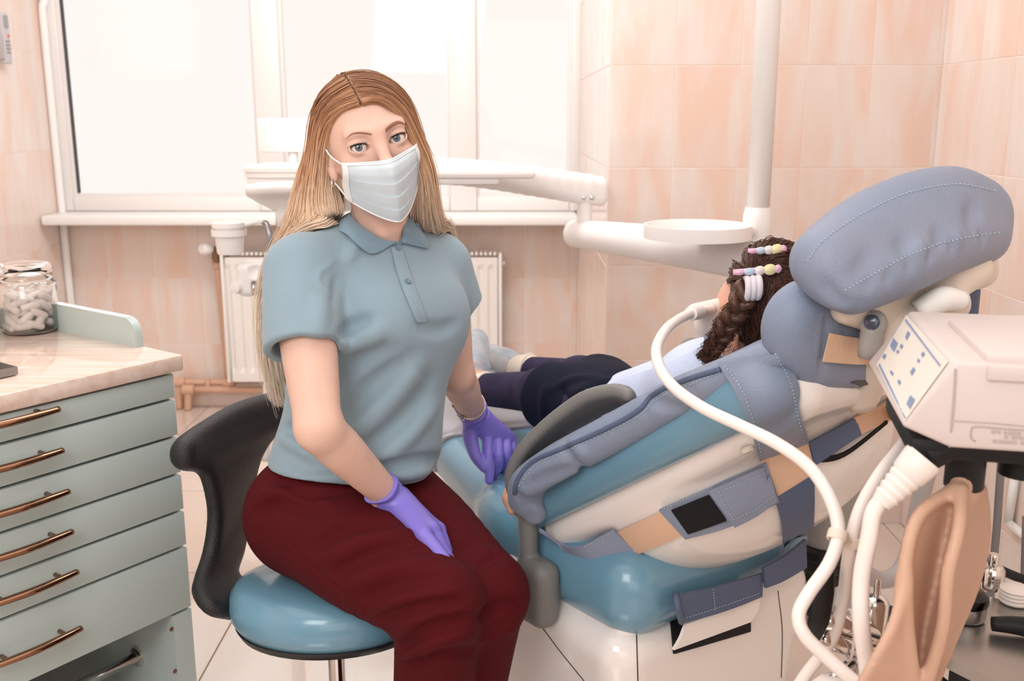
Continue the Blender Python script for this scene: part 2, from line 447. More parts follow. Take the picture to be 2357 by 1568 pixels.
M_ceil = mat('ceiling_paint', (240, 236, 230), .9, bump=.05)
M_back = mat('wall_paint', (235, 222, 208), .8, bump=.05)

def slab(name, p0, p1, m):
    c = [(a + b) / 2 for a, b in zip(p0, p1)]; s = [abs(b - a) for a, b in zip(p0, p1)]
    o = box(name, c, s, m); o['kind'] = 'structure'; return o
wall_b = slab('wall_back', (XL - .1, YW, 0), (XC + .1, YW + .1, .90), M_grout)
slab('wall_back_top', (XL - .1, YW, 2.3), (XR, YW + .1, 2.8), M_back)
wall_l = slab('wall_left', (XL - .1, -1.8, 0), (XL, YW + .1, 2.8), M_grout)
wall_r = slab('wall_right', (XR, -1.8, 0), (XR + .1, YC, 2.8), M_grout)
wall_c = slab('wall_pier', (XC, YC, 0), (XR + .1, YW + .1, 2.8), M_grout)
slab('wall_front', (XL - .1, -1.9, 0), (XR + .1, -1.8, 2.8), M_back)
floor = slab('floor', (XL - .1, -1.9, -.1), (XR + .1, YW + .1, -.006), M_fgrout)
slab('ceiling', (XL - .1, -1.9, 2.8), (XR + .1, YW + .1, 2.9), M_ceil)

tile_cache = {}
def tile_mesh(w, h, t, m, key, gap=.0028):
    k = (round(w, 4), round(h, 4), key)
    if k not in tile_cache:
        bm = bmesh.new(); bmesh.ops.create_cube(bm, size=1)
        for v in bm.verts: v.co = Vector((v.co.x * (w - gap), v.co.y * t, v.co.z * (h - gap)))
        es = [e for e in bm.edges if all(v.co.y < 0 for v in e.verts)]
        bmesh.ops.bevel(bm, geom=es, offset=.0007, segments=1, affect='EDGES')
        bmesh.ops.delete(bm, geom=[f for f in bm.faces if f.normal.y > .9], context='FACES')
        me = bpy.data.meshes.new('tile'); bm.to_mesh(me); bm.free(); me.materials.append(m); tile_cache[k] = me
    return tile_cache[k]
def tiles(parent, org, u, nrm, us, vs, m, t=.0016, key='w'):
    """tiles on a wall: us, vs are the grid lines along the wall and up"""
    u = Vector(u); nrm = Vector(nrm); rot = frame(u, z=(0, 0, 1)).to_4x4()
    flip = rot.to_3x3() @ Vector((0, -1, 0))
    if flip.dot(nrm) < 0: rot = frame(-u, z=(0, 0, 1)).to_4x4()
    for i in range(len(us) - 1):
        for j in range(len(vs) - 1):
            w, h = us[i + 1] - us[i], vs[j + 1] - vs[j]
            if w < .012 or h < .012: continue
            o = bpy.data.objects.new('tile', tile_mesh(w, h, t, m, key)); COL.objects.link(o)
            c = Vector(org) + u * ((us[i] + us[i + 1]) / 2) + Vector((0, 0, (vs[j] + vs[j + 1]) / 2)) + nrm * (t / 2)
            o.matrix_world = Matrix.Translation(c) @ rot; o.parent = parent
            o.matrix_parent_inverse = Matrix.Identity(4)
def lines(a, b, first, step):
    k = math.ceil((a - first) / step); out = [a]
    x = first + k * step
    while x < b - 1e-6:
        if x > a + 1e-6: out.append(x)
        x += step
    return out + [b]
tiles(wall_b, (0, YW, 0), (1, 0, 0), (0, -1, 0), lines(XL, XC, -1.614, .209), [0, .297, .600, .898], M_tile)
tiles(wall_l, (XL, 0, 0), (0, 1, 0), (1, 0, 0), lines(2.4, YW, 4.20, .255), [0, .36, .768, 1.172, 1.58, 1.98, 2.38, 2.78], M_tile)
rows = [0, .255, .558, .861, 1.164, 1.467, 1.77, 2.073, 2.376, 2.68]
tiles(wall_c, (0, YC, 0), (1, 0, 0), (0, -1, 0), lines(XC, XR, .49, .1965), rows, M_tile)
tiles(wall_c, (XC, 0, 0), (0, 1, 0), (-1, 0, 0), lines(YC, YW, 3.3, .2), rows, M_tile)
tiles(wall_r, (XR, 0, 0), (0, 1, 0), (-1, 0, 0), lines(1.5, YC, 2.85, .2), rows, M_tile)
# floor tiles lie flat
fm = {}
xs = lines(XL, XR, -.749, .66); ys = lines(.2, YW, 2.734, .66)
for i in range(len(xs) - 1):
    for j in range(len(ys) - 1):
        w, h = xs[i + 1] - xs[i], ys[j + 1] - ys[j]
        if w < .02 or h < .02: continue
        if ys[j] >= YC - .01 and xs[i] > XC: continue
        o = bpy.data.objects.new('tile', tile_mesh(w, h, .008, M_floor, 'f', .004)); COL.objects.link(o)
        o.matrix_world = Matrix.Translation(((xs[i] + xs[i + 1]) / 2, (ys[j] + ys[j + 1]) / 2, -.004)) @ Matrix.Rotation(R(-90), 4, 'X') @ Matrix.Rotation(R(0), 4, 'Z')
        o.parent = floor
# plastic cable duct / corner trim
tr = tube('trim_1', [(XL + .035, YW - .03, 1.80), (XL + .022, YW - .03, 1.77), (XL + .018, YW - .03, 1.6), (XL + .018, YW - .03, 0.01)], .017, M_white, seg=10, n=24); tr['kind'] = 'structure'
for k, (y0, y1, z) in enumerate([(YC + .0, YW, .861)]): pass

# window: frame, three panes, sill
Xw = [-2.0, -1.945, -1.115, -1.0, -.275, -.155, .255, XC]
win = thing('window_1', (-.83, YW, .9), 'wide white plastic window with three blank bright panes above the radiator', None); win['kind'] = 'structure'
zf0, zf1, zp0, zp1 = .905, 2.3, .968, 2.24
Yf = YW + .02
for a, b in ((Xw[0], Xw[1]), (Xw[6], Xw[7])): box('jamb', ((a + b) / 2, Yf, (zf0 + zf1) / 2), (b - a, .07, zf1 - zf0), M_pvc, win, bev=.006)
for a, b in ((Xw[2], Xw[3]), (Xw[4], Xw[5])): box('mullion', ((a + b) / 2, Yf - .004, (zf0 + zf1) / 2), (b - a, .075, zf1 - zf0), M_pvc, win, bev=.008)
for a, b in ((Xw[1], Xw[2]), (Xw[3], Xw[4]), (Xw[5], Xw[6])):
    box('bottom_rail', ((a + b) / 2, Yf, (zf0 + zp0) / 2), (b - a, .07, zp0 - zf0), M_pvc, win, bev=.006)
    box('top_rail', ((a + b) / 2, Yf, (zf1 + zp1) / 2), (b - a, .07, zf1 - zp1), M_pvc, win, bev=.006)
    # slim gasket and inner bead around each pane
    g = .012
    for (x0, x1, z0, z1) in ((a, a + g, zp0, zp1), (b - g, b, zp0, zp1), (a + g, b - g, zp0, zp0 + g), (a + g, b - g, zp1 - g, zp1)):
        box('bead', ((x0 + x1) / 2, Yf + .004, (z0 + z1) / 2), (x1 - x0, .03, z1 - z0), M_pvc, win)
M_gasket = mat('black_gasket', (70, 66, 68), .6)
box('gasket', (Xw[1] + .0145, Yf + .004, (zp0 + zp1) / 2), (.005, .026, zp1 - zp0 - .03), M_gasket, win)
gm = bpy.data.materials.new('window_glass'); gm.use_nodes = True; nt = gm.node_tree; nt.nodes.remove(nt.nodes['Principled BSDF'])
tr_ = nd(nt, 'ShaderNodeBsdfTransparent'); gl = nd(nt, 'ShaderNodeBsdfGlossy', i_Roughness=.02); mxs = nd(nt, 'ShaderNodeMixShader'); fr = nd(nt, 'ShaderNodeFresnel', i_IOR=1.25)
nt.links.new(fr.outputs[0], mxs.inputs[0]); nt.links.new(tr_.outputs[0], mxs.inputs[1]); nt.links.new(gl.outputs[0], mxs.inputs[2]); nt.links.new(mxs.outputs[0], nt.nodes['Material Output'].inputs[0])
for a, b in ((Xw[1], Xw[2]), (Xw[3], Xw[4]), (Xw[5], Xw[6])):
    box('pane', ((a + b) / 2, Yf + .01, (zp0 + zp1) / 2), (b - a - .004, .004, zp1 - zp0), gm, win)
sill = box('trim_2', ((XL + XC) / 2, 4.36, .884), (XC - XL - .03, .24, .04), M_white, bev=.008); tag(sill, kind='structure')

# radiator
M_rad = mat('radiator_enamel', (236, 230, 224), .35)
rx0, rx1, rz0, rz1, ry = -1.275, -.045, .14, .745, 4.37
rad = thing('radiator', (-.66, ry, rz0), 'cream ribbed panel radiator under the window sill', 'radiator')
V, F = [], []
nx = int((rx1 - rx0 - .04) / .0111); prof = []
for i in range(nx + 1):
    x = rx0 + .02 + (rx1 - rx0 - .04) * i / nx
    ph = (i % 4); prof.append((x, 0 if ph in (0, 1) else -.009))
for zz, f in ((rz0 + .012, 0), (rz0 + .05, 0), (rz0 + .075, 1), (rz1 - .085, 1), (rz1 - .06, 0), (rz1 - .03, 0)):
    for x, d in prof: V.append((x, ry - .03 + (.009 + d) * f if f else ry - .03, zz))
n1 = len(prof)
for r_ in range(5):
    for i in range(n1 - 1): F.append((r_ * n1 + i, r_ * n1 + i + 1, (r_ + 1) * n1 + i + 1, (r_ + 1) * n1 + i))
mk('front_panel', V, F, M_rad, rad, smooth=False)
bm = boxbm(((rx0 + rx1) / 2, ry + .01, (rz0 + rz1) / 2 - .01), (rx1 - rx0 - .01, .055, rz1 - rz0 - .05), bev=.01)
from_bm('back_panel', bm, M_rad, rad, autosmooth=40)
for x in (rx0 + .006, rx1 - .006): box('side_cover', (x, ry, (rz0 + rz1) / 2), (.014, .085, rz1 - rz0 - .02), M_rad, rad, bev=.005)
bm = bmesh.new()
gx = rx0 + .02
while gx < rx1 - .02:
    b2 = boxbm((gx, ry, rz1 - .014), (.012, .08, .012)); me_ = bpy.data.meshes.new('t'); b2.to_mesh(me_); b2.free(); bm.from_mesh(me_); bpy.data.meshes.remove(me_); gx += .02
from_bm('top_grille', bm, M_rad, rad)['kind'] = 'stuff'
tube('vent_plug', [(rx1, ry, rz1 - .06), (rx1 + .014, ry, rz1 - .06)], .009, M_rad, rad, n=3)

# heating pipes
M_pipe = mat('tan_pipe', (214, 172, 146), .4)
def bend(pts): return pts
pp = thing('heating_pipe', (-1.3, 4.42, 0), 'tan plastic pipe running from the radiator valve down to the floor', 'pipe')
px1 = W(500, 590, 4.42); pb = W(527, 880, 4.42); pl = W(413, 880, 4.42); pf = W(408, 935, 4.42)
tube('riser', [px1, pb], .017, M_pipe, pp, n=8)
tube('run', [pb, pl], .015, M_pipe, pp, n=8); tube('drop', [pl, Vector((pl.x - .01, 4.42, .0))], .016, M_pipe, pp, n=8)
for p in (pb, pl): lathe('elbow', [(.0, -.026), (.022, -.026), (.024, 0), (.022, .026), (0, .026)], M_pipe, pp, c=p, axis=(1, 0, 0), seg=14)
lathe('coupling', [(.0, -.03), (.024, -.03), (.024, .03), (0, .03)], M_pipe, pp, c=px1 + Vector((0, 0, -.02)), seg=14)
pp2 = thing('return_pipe', (-1.2, 4.40, 0), 'lower tan plastic pipe along the skirting behind the stool', 'pipe')
a, b = W(980, 897, 4.40), W(434, 897, 4.40)
tube('run', [a, b], .015, M_pipe, pp2, n=8); tube('drop', [b, Vector((b.x - .01, 4.40, 0))], .016, M_pipe, pp2, n=8)
lathe('elbow', [(.0, -.026), (.022, -.026), (.024, 0), (.022, .026), (0, .026)], M_pipe, pp2, c=b, axis=(1, 0, 0), seg=14)
for xx in (480, 525):
    c = W(xx, 886, 4.41); box('clip', c, (.018, .03, .06), M_pipe, pp2 if xx > 500 else pp, bev=.004)
M_brass = mat('dull_brass', (150, 120, 96), .3, metal=.8)
vp = W(497, 578, 4.40)
va = thing('radiator_valve', vp, 'white thermostat knob on a metal valve beside the radiator', 'valve')
lathe('knob', [(0, -.012), (.02, -.012), (.027, .0), (.027, .03), (.02, .04), (0, .042)], M_white, va, c=vp + Vector((-.02, -.04, .015)), axis=(-.5, -.8, .1), seg=18)
lathe('valve_body', [(0, -.05), (.014, -.05), (.02, -.03), (.018, .0), (.02, .02), (0, .022)], M_brass, va, c=vp + Vector((0, 0, .0)), seg=16)
tube('valve_tail', [vp + Vector((0, 0, -.01)), vp + Vector((.06, -.01, -.01))], .012, M_brass, va, n=4)

# remote control / wall unit at the top left
ru = W(4, 85, 3.55); 
M_rem = mat('grey_remote', (196, 190, 190), .4); M_rem2 = mat('remote_holder', (176, 170, 172), .4); M_or = mat('orange_button', (232, 126, 60), .4); M_key = mat('remote_keys', (160, 154, 156), .5)
rc = thing('remote_control', (XL + .02, ru.y, ru.z), 'grey remote control with one orange button in a holder on the left tiled wall', 'remote control')
yc = 4.05
zt, zb = W(20, 28, yc).z, W(20, 147, yc).z
box('holder', (XL + .024, yc, zb + .035 + .03), (.03, .06, .10), M_rem2, rc, bev=.004)
bd = box('handset', (XL + .036, yc + .002, (zt + zb) / 2), (.022, .046, zt - zb), M_rem, rc, bev=.006)
box('display', (XL + .048, yc, zt - .035), (.003, .034, .045), mat('remote_display', (150, 152, 150), .2), rc)
lathe('button', [(0, 0), (.006, 0), (.006, .004), (0, .005)], M_or, rc, c=(XL + .047, yc + .01, (zt + zb) / 2 + .01), axis=(1, 0, 0), seg=12)
for i in range(3):
    for j in range(4): box('key', (XL + .048, yc - .013 + .012 * i, (zt + zb) / 2 - .012 - .014 * j), (.004, .007, .007), M_key, rc)
# ================================================================== the seated woman
M_skin = mat('skin', (227, 188, 170), .45, spec=.35, sss=.25, var=.05, vscale=30, bump=.03, bscale=900)
M_shirt = mat('blue_pique', (138, 160, 172), .85, sheen=.25, bump=.25, bscale=1400)
M_trouser = mat('burgundy_cotton', (78, 12, 18), .85, spec=.2, sheen=.0, bump=.08, bscale=1200)
M_glove = mat('violet_nitrile', (132, 120, 212), .38, spec=.5, bump=.06, bscale=260)

V3 = lambda *a: Vector(a)
RSH, LSH = W(690, 622, 1.66), W(1012, 612, 1.86)
REL, RWR = W(733, 985, 1.50), W(903, 1150, 1.63)
LEL, LWR = W(1050, 862, 1.88), W(1093, 958, 2.05)
NB = W(872, 575, 1.775)
RHP, LHP = V3(-.388, 1.735, .60), V3(-.268, 1.845, .60)
RKN, LKN = W(1008, 1392, 1.475), W(1118, 1368, 1.57)
RAN, LAN = V3(-.155, 1.55, .09), V3(-.11, 1.67, .09)
PEL = (RHP + LHP) / 2
fa = R(44); fd = V3(math.sin(fa), -math.cos(fa), 0); ld = V3(math.cos(fa), math.sin(fa), 0)
TM = np.array([tuple(ld), tuple(fd), (0, 0, 1)]).T
RIB, WST = W(862, 735, 1.785), W(822, 940, 1.80)
RBU, LBU = W(885, 752, 1.675), W(985, 738, 1.765)
GLO, GHI, GH = (-.64, 1.30, .0), (.14, 2.16, 1.24), .0038

RHAND = dict(w=RWR, meta=[W(974, 1230, 1.540), W(994, 1218, 1.565), W(1008, 1220, 1.588), W(1014, 1234, 1.61)],
    fing=[[W(1004, 1266, 1.516), W(1027, 1294, 1.500), W(1043, 1318, 1.490)], [W(1017, 1262, 1.55), W(1034, 1292, 1.538), W(1043, 1315, 1.53)],
          [W(1023, 1258, 1.575), W(1030, 1282, 1.57), W(1034, 1300, 1.57)], [W(1026, 1262, 1.6), W(1030, 1280, 1.6), W(1031, 1294, 1.6)]],
    thumb=[W(930, 1180, 1.63), W(960, 1215, 1.60), W(985, 1240, 1.585)], sc=1.0)
LHAND = dict(w=LWR, meta=[W(1122, 1008, 2.045), W(1144, 1006, 2.06), W(1163, 1007, 2.075), W(1177, 1012, 2.09)],
    fing=[[W(1123, 1052, 2.005), W(1127, 1082, 1.992), W(1126, 1106, 1.985)], [W(1147, 1050, 2.02), W(1146, 1074, 2.025), W(1132, 1100, 2.03)],
          [W(1166, 1044, 2.04), W(1163, 1064, 2.05), W(1150, 1082, 2.07)], [W(1179, 1036, 2.065), W(1177, 1052, 2.075), W(1166, 1066, 2.09)]],
    thumb=[W(1082, 1002, 2.03), W(1094, 1048, 2.0), W(1113, 1077, 1.99)], sc=1.0)
def hand(F, H, g=0.0, k=.008):
    s = H['sc']; w = H['w']
    for i, m_ in enumerate(H['meta']):
        a = w + (m_ - w) * .12
        F.cone(a, m_, (.020 + g) * s if 0 < i < 3 else (.019 + g) * s, (.0125 + g) * (1 if s > .9 else .95), k=.018)
    for i, f in enumerate(H['fing']):
        rr = [.0118, .0104, .0096, .0082] if i < 3 else [.0102, .0092, .0084, .0072]
        F.chain([H['meta'][i]] + f, [r + g for r in rr], k=k * .45)
    t = H['thumb']; F.chain([w + (t[0] - w) * .35] + t, [.017 + g, .0155 + g, .0118 + g, .0085 + g], k=k * .9)

# ---- body: one continuous skin surface
B = Field(GLO, GHI, GH)
B.ell(RIB, (.142, .098, .185), TM, k=.04)
B.ell(WST, (.118, .092, .15), TM, k=.07)
B.ell(PEL + V3(0, 0, .0), (.158, .115, .115), TM, k=.06)
B.ell(RBU, (.056, .054, .062), TM, k=.06); B.ell(LBU, (.056, .054, .062), TM, k=.06)
B.cone(RSH + (NB - RSH) * .15, NB + V3(0, 0, -.02), .045, .05, k=.05); B.cone(LSH + (NB - LSH) * .15, NB + V3(0, 0, -.02), .045, .05, k=.05)
BT = B.D.copy()
B.cone(NB + V3(0, .025, -.04), W(868, 480, 1.755), .042, .044, k=.03)
B.chain([RSH, RSH * .5 + REL * .5, REL], [.050, .046, .036], k=.03)
B.chain([REL, REL * .7 + RWR * .3, RWR], [.036, .037, .024], k=.015)
B.chain([LSH, LSH * .5 + LEL * .5, LEL], [.050, .044, .034], k=.03)
B.chain([LEL, LEL * .7 + LWR * .3, LWR], [.034, .036, .023], k=.015)
for h_, kn, an in ((RHP, RKN, RAN), (LHP, LKN, LAN)):
    B.chain([h_, h_ * .5 + kn * .5, kn], [.088, .080, .056], k=.04)
    B.chain([kn, kn * .65 + an * .35 + V3(0, .02, 0), an], [.054, .052, .036], k=.02)
    B.cone(an + V3(0, 0, -.045), an + V3(.09, -.11, -.06), .034, .026, k=.03)
for H in (RHAND, LHAND): hand(B, H, -.002)

# ---- polo shirt
S = Field(GLO, GHI, GH); g = .013
S.ell(RIB, (.142 + g, .098 + g, .185 + g), TM, k=.04)
S.ell(WST, (.124 + g, .098 + g, .16 + g), TM, k=.08)
S.ell(PEL + V3(.012, -.012, .07), (.135 + g, .108 + g, .125), TM, k=.06)
S.ell(RBU, (.056 + g, .054 + g * .6, .066 + g), TM, k=.07); S.ell(LBU, (.056 + g, .054 + g * .6, .066 + g), TM, k=.07)
S.cone(RBU - fd * .004 + V3(0, 0, .01), LBU - fd * .004 + V3(0, 0, .01), .054, .054, k=.06)
S.cone(RBU - fd * .02 + ld * .03, W(860, 1010, 1.70), .06, .075, k=.06); S.cone(LBU - fd * .015 - ld * .03, W(925, 1020, 1.74), .055, .07, k=.06)
S.cone(RSH + (NB - RSH) * .15, NB + V3(0, 0, -.03), .052, .058, k=.05); S.cone(LSH + (NB - LSH) * .15, NB + V3(0, 0, -.03), .052, .058, k=.05)
S2 = Field(GLO, GHI, GH)
RSE, LSE = W(700, 806, 1.575), W(1062, 728, 1.875)
S2.chain([RSH + V3(0, 0, -.005), RSH * .5 + RSE * .5, RSE + (RSE - RSH) * .3], [.055, .063, .067], k=.02)
S2.chain([RSH, RSH * .5 + REL * .5, REL], [.058, .054, .05], k=.02); S2.plane(RSE, RSE - RSH)
S3 = Field(GLO, GHI, GH)
S3.chain([LSH + V3(0, 0, -.005), LSH * .5 + LSE * .5, LSE + (LSE - LSH) * .3], [.053, .053, .048], k=.02)
S3.chain([LSH, LSH * .5 + LEL * .5, LEL], [.058, .052, .046], k=.02); S3.plane(LSE, (LSE - LSH) + V3(.05, 0, 0))
dr_, dl_ = (RSE - RSH).normalized(), (LSE - LSH).normalized()
S2.cone(RSE - dr_ * .030, RSE + dr_ * .06, .0495, .0545, k=.002, op='sub'); S3.cone(LSE - dl_ * .02, LSE + dl_ * .05, .037, .040, k=.002, op='sub')
def crease(F, pts, amp, w, k=None):
    P = [np.array(p, float) for p in pts]; lo = np.min(P, 0) - w * 3; hi = np.max(P, 0) + w * 3
    gg = F.region(lo, hi)
    if gg is None: return
    sl, X, Y, Z = gg; best = None; n = len(P) - 1
    for i in range(n):
        a, b = P[i], P[i + 1]; ba = b - a; L2 = float(ba @ ba) + 1e-9
        t = np.clip(((X - a[0]) * ba[0] + (Y - a[1]) * ba[1] + (Z - a[2]) * ba[2]) / L2, 0, 1)
        d2 = (X - a[0] - ba[0] * t) ** 2 + (Y - a[1] - ba[1] * t) ** 2 + (Z - a[2] - ba[2] * t) ** 2
        u = (i + t) / n; e = np.exp(-d2 / (w * w)) * np.sin(np.pi * np.clip(u, .02, .98)) ** .5
        best = e if best is None else np.maximum(best, e)
    F.D[sl] -= (amp * best).astype(np.float32)
def smin(a, b, k):
    h = np.maximum(k - np.abs(a - b), 0) / k; return np.minimum(a, b) - h * h * k * .25
hem = [W(612, 1050, 1.80), W(740, 1121, 1.62), W(1003, 1090, 1.78)]
hn = (hem[1] - hem[0]).cross(hem[2] - hem[0]); hn = hn if hn.z < 0 else -hn
S.D = smin(S.D, BT - .008, .01); S.plane(hem[0], hn)
S.D = smin(smin(S.D, S2.D, .022), S3.D, .022)
def pc(F, px, amp, w):                                         # a fold traced where the photo shows it
    pts = [F.trace(*p) for p in resample(px, 7) for p in [p[:2]]]; pts = [p for p in pts if p is not None]
    if len(pts) > 1: crease(F, pts, amp * (1.6 if w > .0075 else 1.0), w)
FOLDS = [([(782, 770), (850, 735)], -.006, .014), ([(790, 800), (880, 760)], .006, .018), ([(785, 850), (905, 805)], -.005, .02),
         ([(795, 970), (850, 905), (930, 830)], -.008, .024), ([(800, 1010), (880, 930), (960, 845)], .008, .024), ([(830, 1045), (910, 985), (985, 880)], -.007, .022),
         ([(860, 1060), (930, 1010), (1000, 935)], .006, .02), ([(870, 1075), (950, 1065), (1010, 1055)], -.008, .014), ([(880, 1095), (960, 1090), (1005, 1080)], .006, .012),
         ([(775, 640), (765, 700)], -.002, .010), ([(640, 980), (700, 1000), (740, 1010)], -.007, .012), ([(630, 1000), (690, 1030), (720, 1050)], .006, .012),
         ([(740, 690), (730, 770)], .004, .018),
         ([(960, 750), (1010, 760), (1050, 745)], -.004, .014), ([(820, 560), (800, 600)], .003, .012), ([(770, 600), (730, 640), (770, 690)], .002, .006)]
for px, a_, w_ in FOLDS: pc(S, px, a_ * 2.4, w_ * .8)
# the stitched hems
pc(S, [(905, 585), (925, 655), (955, 735)], -.002, .004); pc(S, [(913, 585), (934, 652), (963, 728)], .0024, .006)
pc(S, [(622, 786), (700, 790), (776, 783)], -.0022, .0035)
pc(S, [(625, 1030), (690, 1096), (760, 1092), (880, 1100)], -.0018, .0035)
pc(S, [(700, 1010), (688, 1060), (682, 1105)], -.002, .004)
S.put(lambda X, Y, Z: 0 * (X + Y + Z) + .5, (9, 9, 9), (9, 9, 9))
SH = S.D.copy()
ax = (W(880, 480, 1.745) - NB).normalized()
S.cone(NB + ax * .022 + V3(-.002, .004, 0), NB + ax * .2, .045, .056, k=.004, op='sub')
SOL = Field(GLO, GHI, GH); SOL.D = np.minimum(S.D, B.D)
S.D = np.maximum(S.D, -(B.D - .0002))
person = B.mesh('person', M_skin)
bv_body = bvh_of(person)
tag(person, 'young woman seated on a blue stool in blue polo shirt, gloves and face mask', 'person')
shirt = S.mesh('polo_shirt', M_shirt, person)
bv_shirt = bvh_of(shirt); 

# ---- trousers
T = Field((-.64, 1.30, .0), (.14, 2.16, .80), .0032); g = .012
T.ell(PEL + V3(0, 0, .0), (.142 + g, .108 + g, .112 + g), TM, k=.06)
T.ell(PEL + V3(0, 0, -.03) - fd * .02, (.138 + g, .095 + g, .09 + g), TM, k=.06)
for h_, kn, an in ((RHP, RKN, RAN), (LHP, LKN, LAN)):
    T.chain([h_, h_ * .5 + kn * .5, kn], [.094 + g, .086 + g, .060 + g], k=.035)
    T.chain([kn, kn * .65 + an * .35 + V3(0, .02, 0), an], [.058 + g, .056 + g, .05 + g], k=.02)
T.plane((RAN + LAN) / 2 + V3(0, 0, .01), V3(0, 0, -1))
T.plane(PEL + V3(0, 0, .135), V3(0, 0, 1))
TF = [([(640, 1110), (720, 1140), (800, 1130)], -.006, .012), ([(720, 1260), (800, 1215), (900, 1205)], -.006, .014), ([(745, 1290), (840, 1245), (940, 1225)], .005, .014),
      ([(770, 1320), (860, 1275), (960, 1250)], -.005, .012), ([(800, 1350), (890, 1310), (1000, 1290)], .004, .012), ([(830, 1380), (920, 1345), (1020, 1325)], -.005, .012), ([(860, 1405), (950, 1375), (1050, 1360)], .004, .010),
      ([(880, 1425), (980, 1395), (1065, 1385)], -.005, .011), ([(930, 1490), (990, 1450), (1080, 1425)], -.008, .013), ([(925, 1515), (1000, 1480), (1085, 1460)], .007, .012), ([(930, 1540), (1000, 1510), (1090, 1500)], -.006, .012),
      ([(1105, 1300), (1150, 1280)], -.005, .011), ([(1100, 1420), (1160, 1395), (1205, 1400)], -.006, .012), ([(1115, 1470), (1160, 1450), (1200, 1440)], .005, .012), ([(585, 1180), (650, 1160), (720, 1180)], -.005, .012),
      ([(600, 1140), (680, 1130), (760, 1160)], .004, .012), ([(1000, 1270), (1050, 1255), (1100, 1240)], -.004, .010)]
for px, a_, w_ in TF: pc(T, px, a_ * 3.0, w_ * .75)
pc(T, [(600, 1150), (680, 1265), (800, 1370), (940, 1480)], -.0028, .004); pc(T, [(604, 1146), (684, 1261), (804, 1366), (944, 1476)], .0018, .004)
pc(T, [(1040, 1160), (1120, 1250), (1200, 1370)], -.0022, .004)
T.plane(RAN + V3(0, 0, .01), V3(0, 0, -1))
trousers = T.mesh('trousers', M_trouser, person)
bv_tr = bvh_of(trousers)

# ---- gloves
def glove(H, el, cuff, px_wr):
    w = H['w']; lo = np.min([tuple(p) for p in H['meta'] + sum(H['fing'], []) + H['thumb'] + [w, w + (el - w) * cuff]], 0) - .05
    hi = np.max([tuple(p) for p in H['meta'] + sum(H['fing'], []) + H['thumb'] + [w, w + (el - w) * cuff]], 0) + .05
    G = Field(lo, hi, .0017); hand(G, H, .001, .008)
    c = w + (el - w) * (cuff + .1); ws = [w.lerp(c, t) for t in (0, .35, .7, 1)]
    G.chain([w + (H['meta'][1] - w) * .25] + ws, [.021, .0275, .0295, .0325, .0355], k=.012)
    for i in range(11):                                         # crinkles round the cuff
        t = .02 + i * .085; p = w.lerp(c, t); axd = (c - w).normalized(); a = axd.orthogonal().normalized(); b = axd.cross(a)
        ph = i * 1.7; rr = .0278 + .0072 * t
        ring = [p + (a * math.cos(ph + q) + b * math.sin(ph + q)) * rr + axd * (.005 * math.sin(2 * q + i)) for q in np.linspace(0, 4.6, 12)]
        crease(G, ring, -.0042 if i % 2 else .0030, .0040)
    for kn in H['meta']: crease(G, [kn + V3(0, 0, .012), kn + V3(.001, 0, .012)], .002, .007)
    q = w + (el - w) * cuff; G.plane(q, el - w, k=.001)
    return G.mesh('glove', M_glove, person)
glove(RHAND, REL, .19, None); glove(LHAND, LEL, .17, None)
# ---- head, built in its own frame: x to her right, y forward, z up
HC = W(847, 321, 1.705)
hF = V3(math.sin(R(20)), -math.cos(R(20)), -.035).normalized()
hU = V3(-.235, -.02, .972); hU = (hU - hF * hU.dot(hF)).normalized(); hX = hF.cross(hU)
HM = Matrix.Translation(HC) @ Matrix((hX, hF, hU)).transposed().to_4x4()
Hf = Field((-.105, -.135, -.19), (.105, .145, .14), .0014)
Hf.ell((0, -.015, .026), (.071, .092, .075), k=.01)
Hf.ell((0, .022, -.030), (.0575, .066, .090), k=.04)
Hf.ell((0, .036, -.088), (.036, .044, .030), k=.03)
Hf.ell((0, .074, -.110), (.017, .015, .013), k=.025)
for s_ in (-1, 1):
    Hf.ell((s_ * .044, .058, -.034), (.018, .018, .016), k=.02)
    Hf.cone((s_ * .010, .088, .020), (s_ * .040, .074, .021), .009, .009, k=.02)
    Hf.ell((s_ * .033, .101, .003), (.0205, .020, .0135), k=.014, op='sub')
Hf.cone((0, .085, .012), (0, .108, -.034), .0085, .010, k=.016); Hf.ell((0, .108, -.040), (.013, .013, .011), k=.012)
for s_ in (-1, 1): Hf.ell((s_ * .012, .100, -.043), (.009, .011, .008), k=.008)
Hf.ell((0, .088, -.075), (.022, .012, .012), k=.015)
EYE = [V3(s_ * .0318, .0735, -.001) for s_ in (1, -1)]
for E in EYE:
    s_ = 1 if E.x > 0 else -1
    Hf.ell(E + V3(0, .0006, .0008), (.0180, .0148, .0136), k=.006)
    t_ = R(7) * s_                                       # outer corner a little higher
    M3 = np.array([[math.cos(t_), 0, -math.sin(t_)], [0, 1, 0], [math.sin(t_), 0, math.cos(t_)]])
    Hf.ell(E + V3(0, .014, -.0004), (.0163, .022, .0067), M3, k=.0022, op='sub')
    crease(Hf, [E + V3(s_ * x, .0145 - 14 * x * x, .0088 - 26 * (x - .001) ** 2) for x in np.linspace(-.013, .013, 7)], -.0016, .0018)
    crease(Hf, [E + V3(s_ * x, .0125 - 14 * x * x, -.0098 + 24 * x * x) for x in np.linspace(-.011, .012, 7)], -.0008, .0022)
